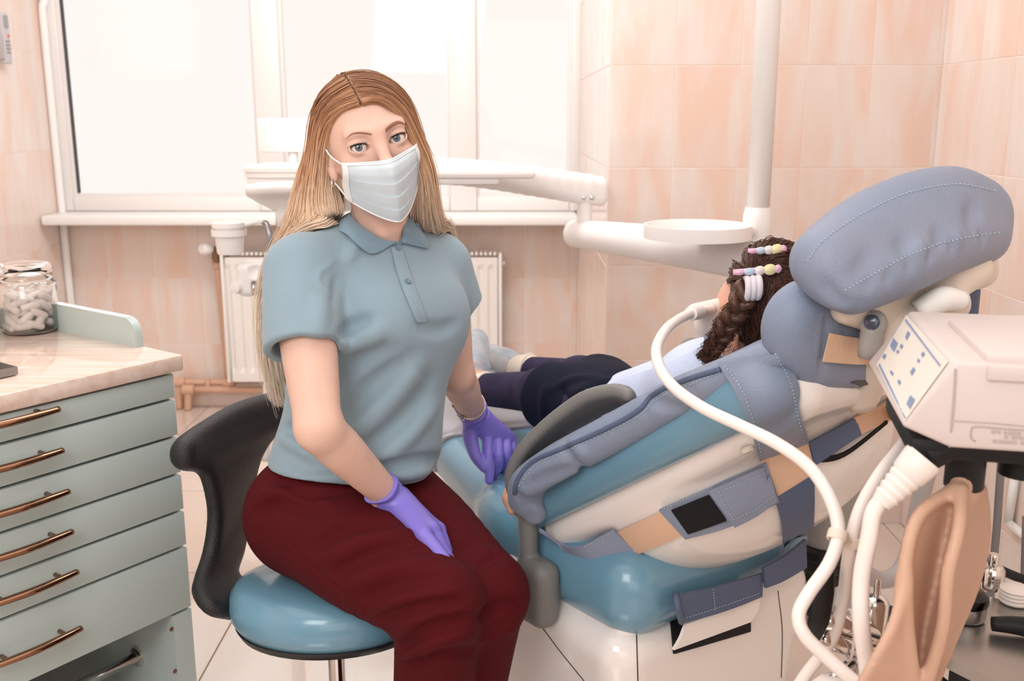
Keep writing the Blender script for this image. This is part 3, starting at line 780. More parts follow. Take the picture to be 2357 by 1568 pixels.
for s_ in (-1, 1):                                       # ears
    t_ = R(12); Me = np.array([[math.cos(R(20)), s_ * math.sin(R(20)), 0], [-s_ * math.sin(R(20)), math.cos(R(20)), 0], [0, 0, 1]]).T
    Hf.ell((s_ * .0735, -.008, -.016), (.0065, .018, .030), Me, k=.006); Hf.ell((s_ * .0715, .003, -.043), (.0055, .0085, .011), Me, k=.006)
    Hf.ell((s_ * .081, -.004, -.014), (.006, .0105, .018), Me, k=.004, op='sub')
Hf.cone((0, -.018, -.06), (.006, -.034, -.165), .050, .047, k=.03)
Hf.cone((-.028, -.002, -.10), (-.012, .008, -.155), .011, .009, k=.015); Hf.cone((.028, -.002, -.10), (.014, .008, -.155), .011, .009, k=.015)
head = Hf.mesh('person_head', M_skin, None, M=HM)
bv_head = bvh_of(head)
# the head's mesh becomes part of the one body mesh
bm = bmesh.new(); bm.from_mesh(person.data); bm.from_mesh(head.data); bm.to_mesh(person.data); bm.free()
person.data.polygons.foreach_set('use_smooth', [True] * len(person.data.polygons)); bpy.data.objects.remove(head)
def hl(*p): return HM @ Vector(p)                        # head frame -> room

# eyes
def eye_mat():
    m = bpy.data.materials.new('eye'); m.use_nodes = True; nt = m.node_tree; b = nt.nodes['Principled BSDF']; L = nt.links.new
    tc = nd(nt, 'ShaderNodeTexCoord'); sx = nd(nt, 'ShaderNodeSeparateXYZ'); L(tc.outputs['Object'], sx.inputs[0])
    cx = nd(nt, 'ShaderNodeCombineXYZ'); L(sx.outputs[0], cx.inputs[0]); L(sx.outputs[1], cx.inputs[1])
    ln = nd(nt, 'ShaderNodeVectorMath', operation='LENGTH'); L(cx.outputs[0], ln.inputs[0])
    sc = nd(nt, 'ShaderNodeMath', operation='MULTIPLY'); sc.inputs[1].default_value = 100; L(ln.outputs['Value'], sc.inputs[0])
    r = nd(nt, 'ShaderNodeValToRGB'); e = r.color_ramp.elements
    e[0].position = .0; e[0].color = (.003, .003, .004, 1); e[1].position = 1; e[1].color = lin((226, 214, 210))
    for p, c in ((.19, (4, 4, 5)), (.24, (78, 92, 100)), (.45, (104, 120, 128)), (.54, (44, 52, 58)), (.60, (40, 46, 52)), (.65, (228, 218, 214))):
        k = e.new(p); k.color = lin(c)
    L(sc.outputs[0], r.inputs[0]); L(r.outputs[0], b.inputs['Base Color']); b.inputs['Roughness'].default_value = .08; b.inputs['Coat Weight'].default_value = .6
    return m
M_eye = eye_mat()
for E in EYE:
    w_ = HM @ E; d = (CAMP - w_).normalized()
    V, F = lathe_geo([(0, -.0129)] + [(.0129 * math.sin(a), -.0129 * math.cos(a)) for a in np.linspace(.2, math.pi - .2, 16)] + [(0, .0131)], seg=28)
    o = mk('eye', V, F, M_eye, person); o.matrix_parent_inverse = Matrix.Identity(4); o.matrix_world = Matrix.Translation(w_) @ d.to_track_quat('Z', 'Y').to_matrix().to_4x4()
def face(x, z, off=0.0, y0=.2):
    """point on the face seen from the front"""
    a = hl(x, y0, z); loc, n, i, dd = bv_head.ray_cast(a, -hF)
    return (loc + n * off) if loc is not None else hl(x, .06, z)
M_brow = mat('eyebrow_hair', (160, 112, 88), .8, var=.2, vscale=400)
M_lash = mat('eyelash', (28, 20, 20), .6)
M_lid = mat('lid_liner', (60, 40, 40), .6)
for E in EYE:
    s_ = 1 if E.x > 0 else -1
    top = [(.0115, .0165), (.020, .0200), (.030, .0228), (.040, .0228), (.050, .0166)]; th = [.0027, .0032, .0030, .0022, .0006]
    top = resample(top, 18); th = lerp_list(th, 18); rows = []
    for v in (-1, -.4, .4, 1): rows.append([face(s_ * p[0], p[1] + th[i] * v, .0003 if abs(v) < .9 else -.0006) for i, p in enumerate(top)])
    sheet('eyebrow', rows, .0006, M_brow, person)
    geos = []
    t_ = R(7) * s_; ct, st_ = math.cos(t_), math.sin(t_)
    def lid(a, up, out=0.0):                              # rim of the eye opening
        x = .0163 * math.cos(a) * s_; z = .0070 * math.sin(a) * (1 if up else -1)
        X = x * ct - z * st_; Z = x * st_ + z * ct; q = E + V3(X, 0, Z - .0004)
        yy = math.sqrt(max(1e-6, .0147 ** 2 - (q.x - E.x) ** 2 * .82 - (q.z - E.z) ** 2)); return HM @ V3(q.x, E.y + yy + out, q.z)
    arc = [lid(a, True, .0004) for a in np.linspace(.06, math.pi - .25, 16)]
    geos.append(tube_geo(arc, [.0014, .0013, .0011, .0007], seg=5, n=20))
    for i, a in enumerate(np.linspace(.0, math.pi - .5, 22)):
        p = lid(a, True, .0003); dirv = (hF * .75 + hU * (.55 + .2 * math.sin(a)) + hX * s_ * .75 * math.cos(a)).normalized()
        geos.append(tube_geo([p, p + dirv * .0022, p + dirv * .0038 + hU * .0012], [.00035, .00028, .0001], seg=3, n=5))
    for a in np.linspace(.4, math.pi - .7, 11):
        p = lid(a, False, .0003); dirv = (hF * .8 - hU * .5 + hX * s_ * .5 * math.cos(a)).normalized()
        geos.append(tube_geo([p, p + dirv * .0018], [.00018, .00008], seg=3, n=3))
    V, F = merge_geo(geos); o = mk('eyelashes', V, F, M_lash, person); o['kind'] = 'stuff'

# face mask: pleated, over nose and chin
M_mask = mat('mask_fabric', (206, 218, 224), .85, bump=.1, bscale=900); M_mwhite = mat('mask_trim', (236, 238, 240), .8)
MOFF = [np.zeros((41, 25))]
def moff(u, v):
    M_ = MOFF[0]; a = (np.clip(u, -1, 1) + 1) / 2 * 40; b = np.clip(v, 0, 1) * 24; i, j = min(int(a), 39), min(int(b), 23); f, g_ = a - i, b - j
    return float(M_[i, j] * (1 - f) * (1 - g_) + M_[i + 1, j] * f * (1 - g_) + M_[i, j + 1] * (1 - f) * g_ + M_[i + 1, j + 1] * f * g_)
def maskpt(u, v, out=0.0, raw=False):
    au = abs(u); zs0, zs1 = -.020, -.083; zc0, zc1 = -.026, -.130
    z0 = zs0 + (zc0 - zs0) * (1 - au ** 2); z1 = zs1 + (zc1 - zs1) * (1 - au ** 1.5)
    z = z0 + (z1 - z0) * v; x = u * (.0635 + .003 * math.sin(v * 3))
    yc = np.interp(v, [0, .10, .22, .45, .7, .9, 1], [.104, .121, .126, .122, .113, .102, .094])
    ys = np.interp(v, [0, .3, .7, 1], [.043, .038, .030, .022])
    p = 1.7 - .3 * v
    y = ys + (yc - ys) * (1 - au ** p)
    sw = 0.0
    for q in (.36, .58, .80):
        w_ = (v - q) / .20
        if 0 <= w_ < 1: sw = max(sw, .0030 * (1 - w_) * (1 - au ** 6))
    y += sw + .0012 * math.sin(u * 9 + v * 5) * (1 - au)
    return np.array((x, y + out, z)) if raw else HM @ V3(x, y + out + moff(u, v), z)
need = np.zeros((41, 25))
for i in range(41):
    for j in range(25):
        q = maskpt(-1 + i / 20, j / 24, raw=True); st = 0.0
        while st < .04 and float(Hf.at((q + np.array((0, st, 0)))[None])[0]) < .0035: st += .001
        need[i, j] = st
off_ = need.copy()
for _ in range(60):
    P_ = np.pad(off_, 1, mode='edge'); off_ = np.maximum(need, (P_[:-2, 1:-1] + P_[2:, 1:-1] + P_[1:-1, :-2] + P_[1:-1, 2:]) / 4)
for _ in range(3):
    P_ = np.pad(off_, 1, mode='edge'); off_ = (P_[:-2, 1:-1] + P_[2:, 1:-1] + P_[1:-1, :-2] + P_[1:-1, 2:] + off_ * 2) / 6
MOFF[0] = off_
uu = np.linspace(-1, 1, 61); vv = sorted(list(np.linspace(0, 1, 34)) + [.355, .361, .575, .581, .795, .801])
mask = sheet('face_mask', [[maskpt(u, v) for u in uu] for v in vv], -.0012, M_mask, person)
tube('nose_wire_band', [maskpt(u, .03, .0008) for u in np.linspace(-.98, .98, 24)], .0016, M_mwhite, mask, seg=6, n=60)
tube('top_binding', [maskpt(u, .0, .0004) for u in np.linspace(-1, 1, 24)], .0016, M_mwhite, mask, seg=6, n=60)
tube('bottom_binding', [maskpt(u, 1.0, .0004) for u in np.linspace(-1, 1, 24)], .0012, M_mwhite, mask, seg=6, n=60)
for s_ in (-1, 1):
    sheet('side_binding', [[maskpt(s_ * (1.0 - .11 * j / 3), v, .0010) for v in np.linspace(0, 1, 14)] for j in range(4)], .0008 * s_, M_mwhite, mask)
    e = .0745
    tube('ear_loop', [maskpt(s_ * .97, .04, .001), hl(s_ * .072, .035, -.010), hl(s_ * .076, .012, .006), hl(s_ * .079, -.012, .012), hl(s_ * .079, -.026, -.012), hl(s_ * .074, -.012, -.046), hl(s_ * .069, .015, -.066), maskpt(s_ * .97, .96, .001)], .0014, M_mwhite, mask, seg=6, n=50)

# earrings
M_silver = mat('silver', (225, 218, 212), .15, metal=1.0); M_gold = mat('pink_gold', (226, 170, 150), .2, metal=1.0)
c = hl(.0755, .004, -.056)
tube('earring', [c + hU * (.0075 * math.cos(a)) + (hF * .8 + hX * .4).normalized() * (.0075 * math.sin(a)) for a in np.linspace(0, 2 * math.pi, 15)], .0013, M_silver, person, seg=6, n=40)
lathe('ear_stud', [(0, -.001), (.0016, 0), (.0016, .001), (0, .0018)], M_gold, person, c=hl(.0790, -.004, -.040), axis=hX, seg=10)

# bracelet on her left wrist
bc = LWR + (LEL - LWR) * .30; ba = (LEL - LWR).normalized(); b1 = ba.orthogonal().normalized(); b2 = ba.cross(b1)
tilt = lambda a: bc + (b1 * math.cos(a) + b2 * math.sin(a)) * .0315 + ba * (.007 * math.cos(a + 1.2))
br = tube('bracelet', [tilt(a) for a in np.linspace(0, 2 * math.pi, 25)], .0016, M_silver, person, seg=7, n=60)
M_dsil = mat('dark_silver', (140, 128, 112), .3, metal=1.0)
for i, a in enumerate([min(np.linspace(0, 6.28, 60), key=lambda a: PX(tilt(a))[0]) + q for q in (-.42, -.16, .12, .95, 1.2)]):
    p = tilt(a); lathe('charm', [(0, -.005), (.0045, -.003), (.0055, 0), (.0045, .003), (0, .005)], M_dsil if i < 3 else M_silver, br, c=p, axis=(ba.cross(p - bc)), seg=10)

# ---- collar, placket, buttons
def srf(px, py, off):
    return hit(bv_shirt, px, py, off, fallback=1.72)
def nk(a, h, r=.062):                                       # ring round the neck at angle a (0 = front), height h
    axn = (hl(0, -.02, -.06) - NB).normalized(); f_ = fd * .75 + V3(0, -1, 0) * .25; f_ = (f_ - axn * f_.dot(axn)).normalized(); l_ = f_.cross(axn)
    return NB + axn * h + (f_ * math.cos(a) + l_ * math.sin(a)) * r
M_collar = mat('blue_rib_collar', (126, 152, 168), .85, sheen=.25, bump=.4, bscale=900, stretch=(.25, .25, 1.6))
# inner (neck) line and outer (fall) line, as seen: her right half then her left half
bvn = bvh_of(person)
def nb(px, py, off=.005): return hit(bvn, px, py, off, 1.72)
inR = [nb(911, 561), nb(880, 546), nb(848, 525), nb(822, 505), W(806, 490, 1.745), W(820, 488, 1.81), W(860, 488, 1.84)]
outR = [srf(905, 563, .006), srf(858, 588, .006), srf(822, 570, .007), srf(795, 548, .010), W(776, 530, 1.705), W(770, 528, 1.80), W(840, 530, 1.885)]
midR = [(a + b) / 2 + V3(-.004, -.006, .010) for a, b in zip(inR, outR)]
inL = [nb(913, 561), nb(922, 545), nb(926, 525), W(932, 500, 1.745), W(930, 490, 1.78), W(905, 486, 1.825), W(860, 488, 1.84)]
outL = [srf(922, 563, .006), srf(981, 574, .007), srf(968, 545, .009), W(955, 515, 1.745), W(948, 500, 1.80), W(925, 510, 1.87), W(840, 530, 1.885)]
midL = [(a + b) / 2 + V3(.003, -.006, .010) for a, b in zip(inL, outL)]
def loft3(name, a, b, c, th):
    A, Bm, Cc = catmull(a, 40), catmull(b, 40), catmull(c, 40)
    rows = [[(1 - t) ** 2 * A[i] + 2 * t * (1 - t) * Bm[i] + t * t * Cc[i] for i in range(40)] for t in np.linspace(0, 1, 9)]
    return sheet(name, rows, th, M_collar, shirt)
loft3('collar', inR, midR, outR, -.0032); loft3('collar', inL, midL, outL, .0032)
plk = lay('placket', bv_shirt, [(899, 572), (921, 655), (958, 742)], [(922, 566), (945, 640), (981, 738)], .002, M_shirt, shirt, n=24, k=6, off=.0012)
M_btn = mat('blue_button', (104, 130, 148), .3, spec=.6)
for i, (x, y) in enumerate([(914, 572), (937, 651)]):
    p = srf(x, y, .0035); n_ = (p - srf(x, y, .0)).normalized()
    lathe('button', [(0, -.001), (.0052, -.001), (.0058, .0004), (.0052, .0018), (.0040, .0012), (0, .0010)], M_btn, shirt, c=p, axis=n_, seg=20)

# ---- hair: long, brown at the roots and pale blond below
def hair_mat(name, stops, zr, rough=.38):
    m = bpy.data.materials.new(name); m.use_nodes = True; nt = m.node_tree; b = nt.nodes['Principled BSDF']; L = nt.links.new
    ge = nd(nt, 'ShaderNodeNewGeometry'); sx = nd(nt, 'ShaderNodeSeparateXYZ'); L(ge.outputs['Position'], sx.inputs[0])
    at = nd(nt, 'ShaderNodeAttribute', attribute_name='strand'); 
    mr = nd(nt, 'ShaderNodeMapRange'); mr.inputs['From Min'].default_value = zr[0]; mr.inputs['From Max'].default_value = zr[1]; L(sx.outputs['Z'], mr.inputs['Value'])
    ad = nd(nt, 'ShaderNodeMath', operation='MULTIPLY_ADD'); L(at.outputs['Fac'], ad.inputs[0]); ad.inputs[1].default_value = .34; L(mr.outputs[0], ad.inputs[2])
    sb = nd(nt, 'ShaderNodeMath', operation='SUBTRACT'); L(ad.outputs[0], sb.inputs[0]); sb.inputs[1].default_value = .17
    r = nd(nt, 'ShaderNodeValToRGB'); e = r.color_ramp.elements
    e[0].position = stops[0][0]; e[0].color = lin(stops[0][1]); e[1].position = stops[-1][0]; e[1].color = lin(stops[-1][1])
    for p, c in stops[1:-1]: e.new(p).color = lin(c)
    L(sb.outputs[0], r.inputs[0]); L(r.outputs[0], b.inputs['Base Color']); b.inputs['Roughness'].default_value = rough; b.inputs['Specular IOR Level'].default_value = .45
    return m
M_hair = hair_mat('blond_hair', [(0, (255, 236, 214)), (.40, (252, 220, 188)), (.60, (232, 184, 144)), (.78, (190, 140, 106)), (1, (166, 120, 90))], (1.04, 1.40))
HEc, HEr = V3(0, -.014, .024), V3(.0805, .1020, .0840)
HMI = HM.inverted()
def on_scalp(p, k=1.0):
    q = HMI @ Vector(p) - HEc; s_ = math.sqrt((q.x / HEr.x) ** 2 + (q.y / HEr.y) ** 2 + (q.z / HEr.z) ** 2)
    return HM @ (HEc + q / s_ * k)
def strands(name, clumps, m, parent, per=16, rad=.0011, spread=.0045, n=30, tip=.4, collide=None, seed=3, core=.006, fray=1.0, smooth=4, centre=None):
    """clumps: list of guide polylines; every clump is a bundle of thin hairs round one fuller lock"""
    rg = np.random.default_rng(seed); VV, FF, AT = [], [], []; base = 0
    for gl_ in clumps:
        P = np.array([tuple(p) for p in catmull(gl_, n)])
        for _ in range(smooth): P[1:-1] = (P[:-2] + 2 * P[1:-1] + P[2:]) / 4
        if collide is not None:
            for _ in range(2):
                d = collide.at(P); P = P + collide.grad(P) * np.clip(.010 - d, 0, .06)[:, None]
            for _ in range(3): P[1:-1] = (P[:-2] + 2 * P[1:-1] + P[2:]) / 4
        tg = np.gradient(P, axis=0); tg /= np.linalg.norm(tg, axis=1, keepdims=True) + 1e-9
        ref = np.array([.3, .4, .85]); a = np.cross(tg, ref); a /= np.linalg.norm(a, axis=1, keepdims=True) + 1e-9; b = np.cross(tg, a); t = np.linspace(0, 1, n)[:, None]
        tone = rg.uniform(0, 1)
        for k in range(per + 1):
            if k == 0: o1 = o2 = 0; r0 = core; sg = 6
            else:
                o1, o2 = rg.normal(0, spread, 2); r0 = rad * rg.uniform(.7, 1.3); sg = 3
            f = rg.uniform(1.5, 4); ph = rg.uniform(0, 6.28); wv = .0016 * np.sin(t * f * 3 + ph) * t
            sp = .35 + .65 * np.sin(np.pi * np.clip(t * .9 + .05, 0, 1)) + fray * t ** 3
            Q = P + a * (o1 * sp + (wv if k else 0)) + b * (o2 * sp)
            if k and rg.uniform() < .03 * fray: Q = Q + rg.normal(0, .012, 3) * t ** 2
            if collide is not None:
                d = collide.at(Q); need = np.clip(.005 - d, 0, .03)[:, None]; Q = Q + collide.grad(Q) * need
            ln = rg.uniform(.86, 1.0) if k else .93; rr = r0 * (1 - (1 - tip) * t ** 2) * (np.minimum(1, (1 - t) * 6 + .12) if k == 0 else 1)
            if sg == 2 and centre is not None:
                out = Q - np.array(centre(Q)); sd = np.cross(tg, out); sd /= np.linalg.norm(sd, axis=1, keepdims=True) + 1e-9
                tw = rg.normal(0, .45); onn = out / (np.linalg.norm(out, axis=1, keepdims=True) + 1e-9); sd = sd * np.cos(tw) + onn * np.sin(tw)
                ring = np.stack([Q - sd * rr, Q + sd * rr], 1); VV.append(ring.reshape(-1, 3)); i = np.arange(n - 1)
                FF.append(np.stack([i * 2, i * 2 + 1, i * 2 + 3, i * 2 + 2], -1) + base); base += n * 2
                AT.append(np.full(n * 2, np.clip(tone * .6 + rg.uniform(0, .4), 0, 1))); continue
            th = np.arange(sg) * 2 * np.pi / sg
            ring = Q[:, None, :] + (a[:, None, :] * np.cos(th)[None, :, None] + b[:, None, :] * np.sin(th)[None, :, None]) * rr[:, None, :]
            VV.append(ring.reshape(-1, 3)); i, j = np.meshgrid(np.arange(n - 1), np.arange(sg), indexing='ij'); j2 = (j + 1) % sg
            FF.append(np.stack([i * sg + j, i * sg + j2, (i + 1) * sg + j2, (i + 1) * sg + j], -1).reshape(-1, 4) + base); base += n * sg
            AT.append(np.full(n * sg, np.clip(tone * .6 + rg.uniform(0, .4), 0, 1)))
    V = np.concatenate(VV).astype(np.float32); F = np.concatenate(FF).astype(np.int32); A = np.concatenate(AT).astype(np.float32)
    me = bpy.data.meshes.new(name); me.vertices.add(len(V)); me.vertices.foreach_set('co', V.ravel()); me.loops.add(len(F) * 4); me.loops.foreach_set('vertex_index', F.ravel())
    me.polygons.add(len(F)); me.polygons.foreach_set('loop_start', np.arange(0, len(F) * 4, 4, dtype=np.int32)); me.update(calc_edges=True)
    me.polygons.foreach_set('use_smooth', [True] * len(F)); at = me.attributes.new('strand', 'FLOAT', 'POINT'); at.data.foreach_set('value', A)
    return link(name, me, parent, m)
def mixg(G, a):                                              # guide between guides
    x = a * (len(G) - 1); i = min(int(x), len(G) - 2); t = x - i; k = 12
    A, Bq = catmull(G[i], k), catmull(G[i + 1], k); return [Vector(A[q] * (1 - t) + Bq[q] * t) for q in range(k)]
GL = [[W(750, 352, 1.668), W(738, 385, 1.715), W(752, 440, 1.725), W(785, 495, 1.715), W(790, 522, 1.70), W(765, 545, 1.695), W(700, 553, 1.72), W(645, 580, 1.79), W(622, 700, 1.86), W(632, 820, 1.9)],
      [W(738, 350, 1.680), W(726, 400, 1.72), W(735, 460, 1.725), W(750, 510, 1.715), W(725, 545, 1.71), W(680, 556, 1.745), W(636, 600, 1.80), W(616, 730, 1.86), W(625, 850, 1.89)],
      [W(722, 350, 1.70), W(708, 410, 1.735), W(706, 470, 1.74), W(700, 525, 1.74), W(665, 556, 1.77), W(630, 610, 1.82), W(612, 740, 1.86), W(640, 905, 1.89)],
      [W(712, 350, 1.74), W(696, 410, 1.765), W(688, 470, 1.775), W(672, 530, 1.79), W(645, 570, 1.82), W(622, 650, 1.85), W(610, 780, 1.88), W(655, 930, 1.90)],
      [W(715, 350, 1.80), W(700, 420, 1.83), W(690, 500, 1.855), W(670, 580, 1.89), W(650, 700, 1.93), W(650, 850, 1.95)],
      [W(790, 350, 1.85), W(780, 430, 1.88), W(770, 520, 1.90), W(750, 620, 1.945), W(730, 750, 1.97), W(720, 880, 1.97)]]
GR = [[W(952, 322, 1.672), W(960, 360, 1.69), W(958, 420, 1.715), W(950, 470, 1.745), W(962, 520, 1.80), W(985, 555, 1.88)],
      [W(957, 318, 1.682), W(974, 370, 1.695), W(983, 430, 1.72), W(990, 490, 1.765), W(1003, 535, 1.84), W(1022, 570, 1.91)],
      [W(955, 310, 1.70), W(975, 370, 1.725), W(988, 440, 1.755), W(998, 500, 1.81), W(1012, 545, 1.89), W(1035, 590, 1.96)],
      [W(945, 300, 1.74), W(962, 370, 1.78), W(975, 450, 1.82), W(985, 510, 1.87), W(995, 560, 1.95), W(1000, 640, 1.99)],
      [W(900, 320, 1.83), W(905, 400, 1.87), W(905, 500, 1.92), W(900, 600, 1.97), W(890, 720, 1.99)],
      [W(830, 340, 1.855), W(830, 430, 1.885), W(830, 520, 1.92), W(820, 620, 1.965), W(800, 750, 1.98)]]
clumps = []
for G, s_, nC in ((GL, 1, 105), (GR, -1, 85)):
    for i in range(nC):
        a = (i + random.random()) / nC; a = a ** 1.15
        pp_ = HM @ V3(.012 + random.uniform(-.001, .001) + s_ * .0012, .0765 - a * .125, .0 + .069 + .041 * math.sin(min(1, a * 1.3) * 1.57))
        pp_ = on_scalp(pp_, .985); rk = random.uniform(.995, 1.025)
        g_ = mixg(G, min(1, max(0, a + random.uniform(-.02, .02))))
        # bring the first hanging point on to the scalp, and sweep from the parting to it
        g0 = on_scalp(g_[0], rk)
        mid = [on_scalp(pp_.lerp(g0, t) + hU * (.03 * math.sin(t * 3.14) * (1 - a) ) - hF * (.004), rk) for t in (.2, .4, .6, .8)]
        clumps.append([pp_] + mid + [g0] + g_[1:])



hair = strands('hair', clumps, M_hair, person, per=64, core=.0060, spread=.0058, rad=.00072, collide=SOL, n=40, smooth=6, centre=lambda Q: np.array(HC)[None, :] * np.array((1, 1, 0)) + np.array((0, .03, 0)) + Q * np.array((0, 0, 1)) * np.where(Q[:, 2:3] < HC.z, 1, 0) + np.array((0, 0, HC.z)) * np.where(Q[:, 2:3] < HC.z, 0, 1))
# scalp under the strands
Cf = Field((-.11, -.14, -.14), (.11, .13, .15), .003)
Cf.ell(HEc, HEr * .965, k=.001); Cf.ell((0, -.045, -.03), (.072, .07, .09), k=.03)
Cf.ell((0, .100, -.030), (.100, .112, .122), k=.01, op='sub'); Cf.ell((.075, .02, -.06), (.03, .035, .05), k=.01, op='sub')
cap = Cf.mesh('hair_cap', M_hair, hair, M=HM)
# ================================================================== operator's stool
M_vinyl = mat('blue_vinyl', (108, 152, 174), .30, spec=.5, coat=.5, bump=.05, bscale=700)
M_black = mat('black_foam', (24, 23, 25), .42, spec=.6, bump=.8, bscale=420)
M_blackp = mat('black_plastic', (22, 22, 24), .4)
M_chrome = mat('chrome', (220, 216, 212), .12, metal=1.0)
def ribbon(F, left, right, r, m=4, k=.02):
    """fill a band between two edges with a soft solid of half-thickness r"""
    n = len(left) * 4; A, Bq = catmull(left, n), catmull(right, n); rr = lerp_list(r, n)
    w = max(np.linalg.norm(A[i] - Bq[i]) for i in range(n)); m = max(m, int(w / (max(rr) * .9)) + 2); L = []
    for j in range(m):
        t = j / (m - 1); L.append(([A[i] * (1 - t) + Bq[i] * t for i in range(n)], rr))
    F.chains(L, k=k, inner=float(max(rr)) * .5)
SC = WZ(768, 1376, .43); SAX = (0, .13, .99)
stool = thing('operator_stool', (SC.x, SC.y, 0), 'round blue vinyl stool with a curved black back support under the woman', 'stool')
sr = .192
lathe('seat', [(0, -.045), (sr * .8, -.045), (sr * .93, -.036), (sr * .985, -.018), (sr, .0), (sr * .985, .02), (sr * .93, .036), (sr * .8, .046), (sr * .5, .052), (0, .054)], M_vinyl, stool, c=SC, seg=64, axis=SAX)
lathe('seat_base', [(0, -.062), (sr * .72, -.062), (sr * .90, -.05), (sr * .945, -.036), (sr * .8, -.036), (0, -.036)], M_blackp, stool, c=SC, seg=48, axis=SAX)
lathe('gas_column', [(0, -.33), (.016, -.33), (.016, -.10), (.018, -.10), (.018, -.062), (0, -.062)], M_chrome, stool, c=SC, seg=24)
lathe('column_sleeve', [(0, -.36), (.030, -.36), (.030, -.21), (.026, -.19), (.0165, -.188)], M_blackp, stool, c=SC, seg=24)
hub = Vector((SC.x, SC.y, .06))
lathe('hub', [(0, -.02), (.045, -.02), (.05, .0), (.036, .035), (0, .035)], M_chrome, stool, c=hub, seg=24)
for i in range(5):
    a = R(72 * i + 20); d = V3(math.cos(a), math.sin(a), 0)
    g_ = tube('leg', [hub + d * .03 + V3(0, 0, .01), hub + d * .14 + V3(0, 0, .002), hub + d * .24 + V3(0, 0, -.012)], [.019, .016, .013], M_chrome, stool, seg=10)
    lathe('caster', [(0, -.014), (.02, -.014), (.0235, -.008), (.0235, .008), (.02, .014), (0, .014)], M_blackp, stool, c=hub + d * .235 + V3(0, 0, -.0365), axis=(-d.y, d.x, 0), seg=18)
lathe('foot_ring', [(.13, -.008), (.138, -.008), (.144, 0), (.138, .008), (.13, .008), (.125, 0), (.13, -.008)], M_chrome, stool, c=hub + V3(0, 0, .02), seg=40)
KF = Field((-.85, 1.45, .30), (-.20, 2.25, .90), .005)
le = [(600, 1425, 1.80), (540, 1410, 1.70), (488, 1398, 1.66), (462, 1365, 1.68), (466, 1335, 1.71), (486, 1270, 1.76), (496, 1190, 1.78), (488, 1125, 1.775), (470, 1072, 1.765), (452, 1046, 1.75)]
re_ = [(640, 1390, 1.86), (575, 1362, 1.82), (548, 1345, 1.80), (530, 1325, 1.80), (530, 1305, 1.82), (546, 1262, 1.86), (558, 1190, 1.89), (568, 1120, 1.92), (590, 1040, 1.95), (640, 965, 2.02)]
ribbon(KF, [W(*p) for p in le], [W(*p) for p in re_], .0135, m=6, k=.03)
tl = [W(424, 1036, 1.715), W(446, 1018, 1.76), W(490, 988, 1.82), (W(545, 956, 1.90)), W(605, 935, 1.975), W(665, 922, 2.05), W(720, 925, 2.09)]
bl_ = [W(424, 1054, 1.72), W(448, 1052, 1.755), W(495, 1030, 1.82), W(552, 1000, 1.90), W(612, 975, 1.975), W(670, 960, 2.05), W(720, 960, 2.09)]
ribbon(KF, tl, bl_, .021, m=3, k=.02)
KF.mesh('back_support', M_black, stool)

# ================================================================== dental chair
aX, wX = V3(.62, -.785, 0), V3(.785, .62, 0)
A3 = V3(.09, 1.75, .55); BET = R(38); zV = V3(0, 0, 1)
lX = aX * math.cos(BET) + zV * math.sin(BET); nF = -aX * math.sin(BET) + zV * math.cos(BET)
BM3 = np.array([tuple(wX), tuple(lX), tuple(nF)]).T            # across, up the back, towards the patient
CM3 = np.array([tuple(wX), tuple(aX), (0, 0, 1)]).T
def bk(s, t, n): return A3 + wX * s + lX * t + nF * n
def cp(s, t, z): return V3(A3.x, A3.y, 0) + wX * s + aX * t + zV * z
M_shell = mat('white_shell', (246, 238, 232), .16, spec=.5, coat=.3)
M_dgrey = mat('dark_grey_plastic', (122, 120, 117), .5, bump=.03, bscale=500)
M_mgrey = mat('grey_plastic', (168, 164, 160), .35)
chair = thing('dental_chair', cp(.25, -.1, 0), 'reclined blue dental chair with white shells, grey armrest and tilted headrest', 'dental chair')
# base
Fb = Field((-.45, 1.25, -.01), (.95, 2.75, .50), .006)
Fb.rbox(cp(.25, -.04, .21), (.265, .235, .215), .06, CM3, k=.02, taper=lambda x, y, z: (x * (1 - .10 * (z / .21)), y * (1 - .06 * (z / .21)), z))
Fb.rbox(cp(.25, -.10, .02), (.29, .30, .05), .03, CM3, k=.06)
Fb.plane(V3(0, 0, 0), V3(0, 0, -1))
base = Fb.mesh('base', M_shell, chair); bv_base = bvh_of(base)
# seat and leg cushions
dL, wL = V3(.385, -.923, 0).normalized(), V3(.923, .385, 0).normalized(); LO = cp(.20, -.05, 0)
LM3 = np.array([tuple(wL), tuple(dL), (0, 0, 1)]).T
def lp(s_, t, z): return LO + wL * s_ + dL * t + zV * z
Fs = Field((-.75, 1.25, .36), (.85, 3.05, .70), .006)
Fs.rbox(cp(.25, -.03, .485), (.275, .245, .085), .075, CM3, k=.01)
Fs.ell(cp(.25, -.08, .60), (.20, .22, .05), CM3, k=.06, op='sub')
Fs.rbox(lp(0, -.46, .499), (.225, .44, .060), .052, LM3, k=.05, taper=lambda x, y, z: (x * (1 + .18 * np.clip(-y, -.3, .5)), y, z))
seat = Fs.mesh('seat_cushion', M_vinyl, chair)
Fw = Field((-.75, 1.45, .30), (.60, 3.05, .56), .008)
Fw.rbox(lp(.0, -.42, .435), (.245, .46, .045), .035, LM3, k=.01, taper=lambda x, y, z: (x * (1 + .18 * np.clip(-y, -.3, .5)), y, z))
Fw.mesh('leg_shell', M_shell, chair)
Fx = Field((-.6, 1.3, .33), (.9, 2.7, .52), .007); Fx.rbox(cp(.25, -.05, .425), (.255, .23, .045), .03, CM3); Fx.mesh('seat_shell', M_shell, chair)
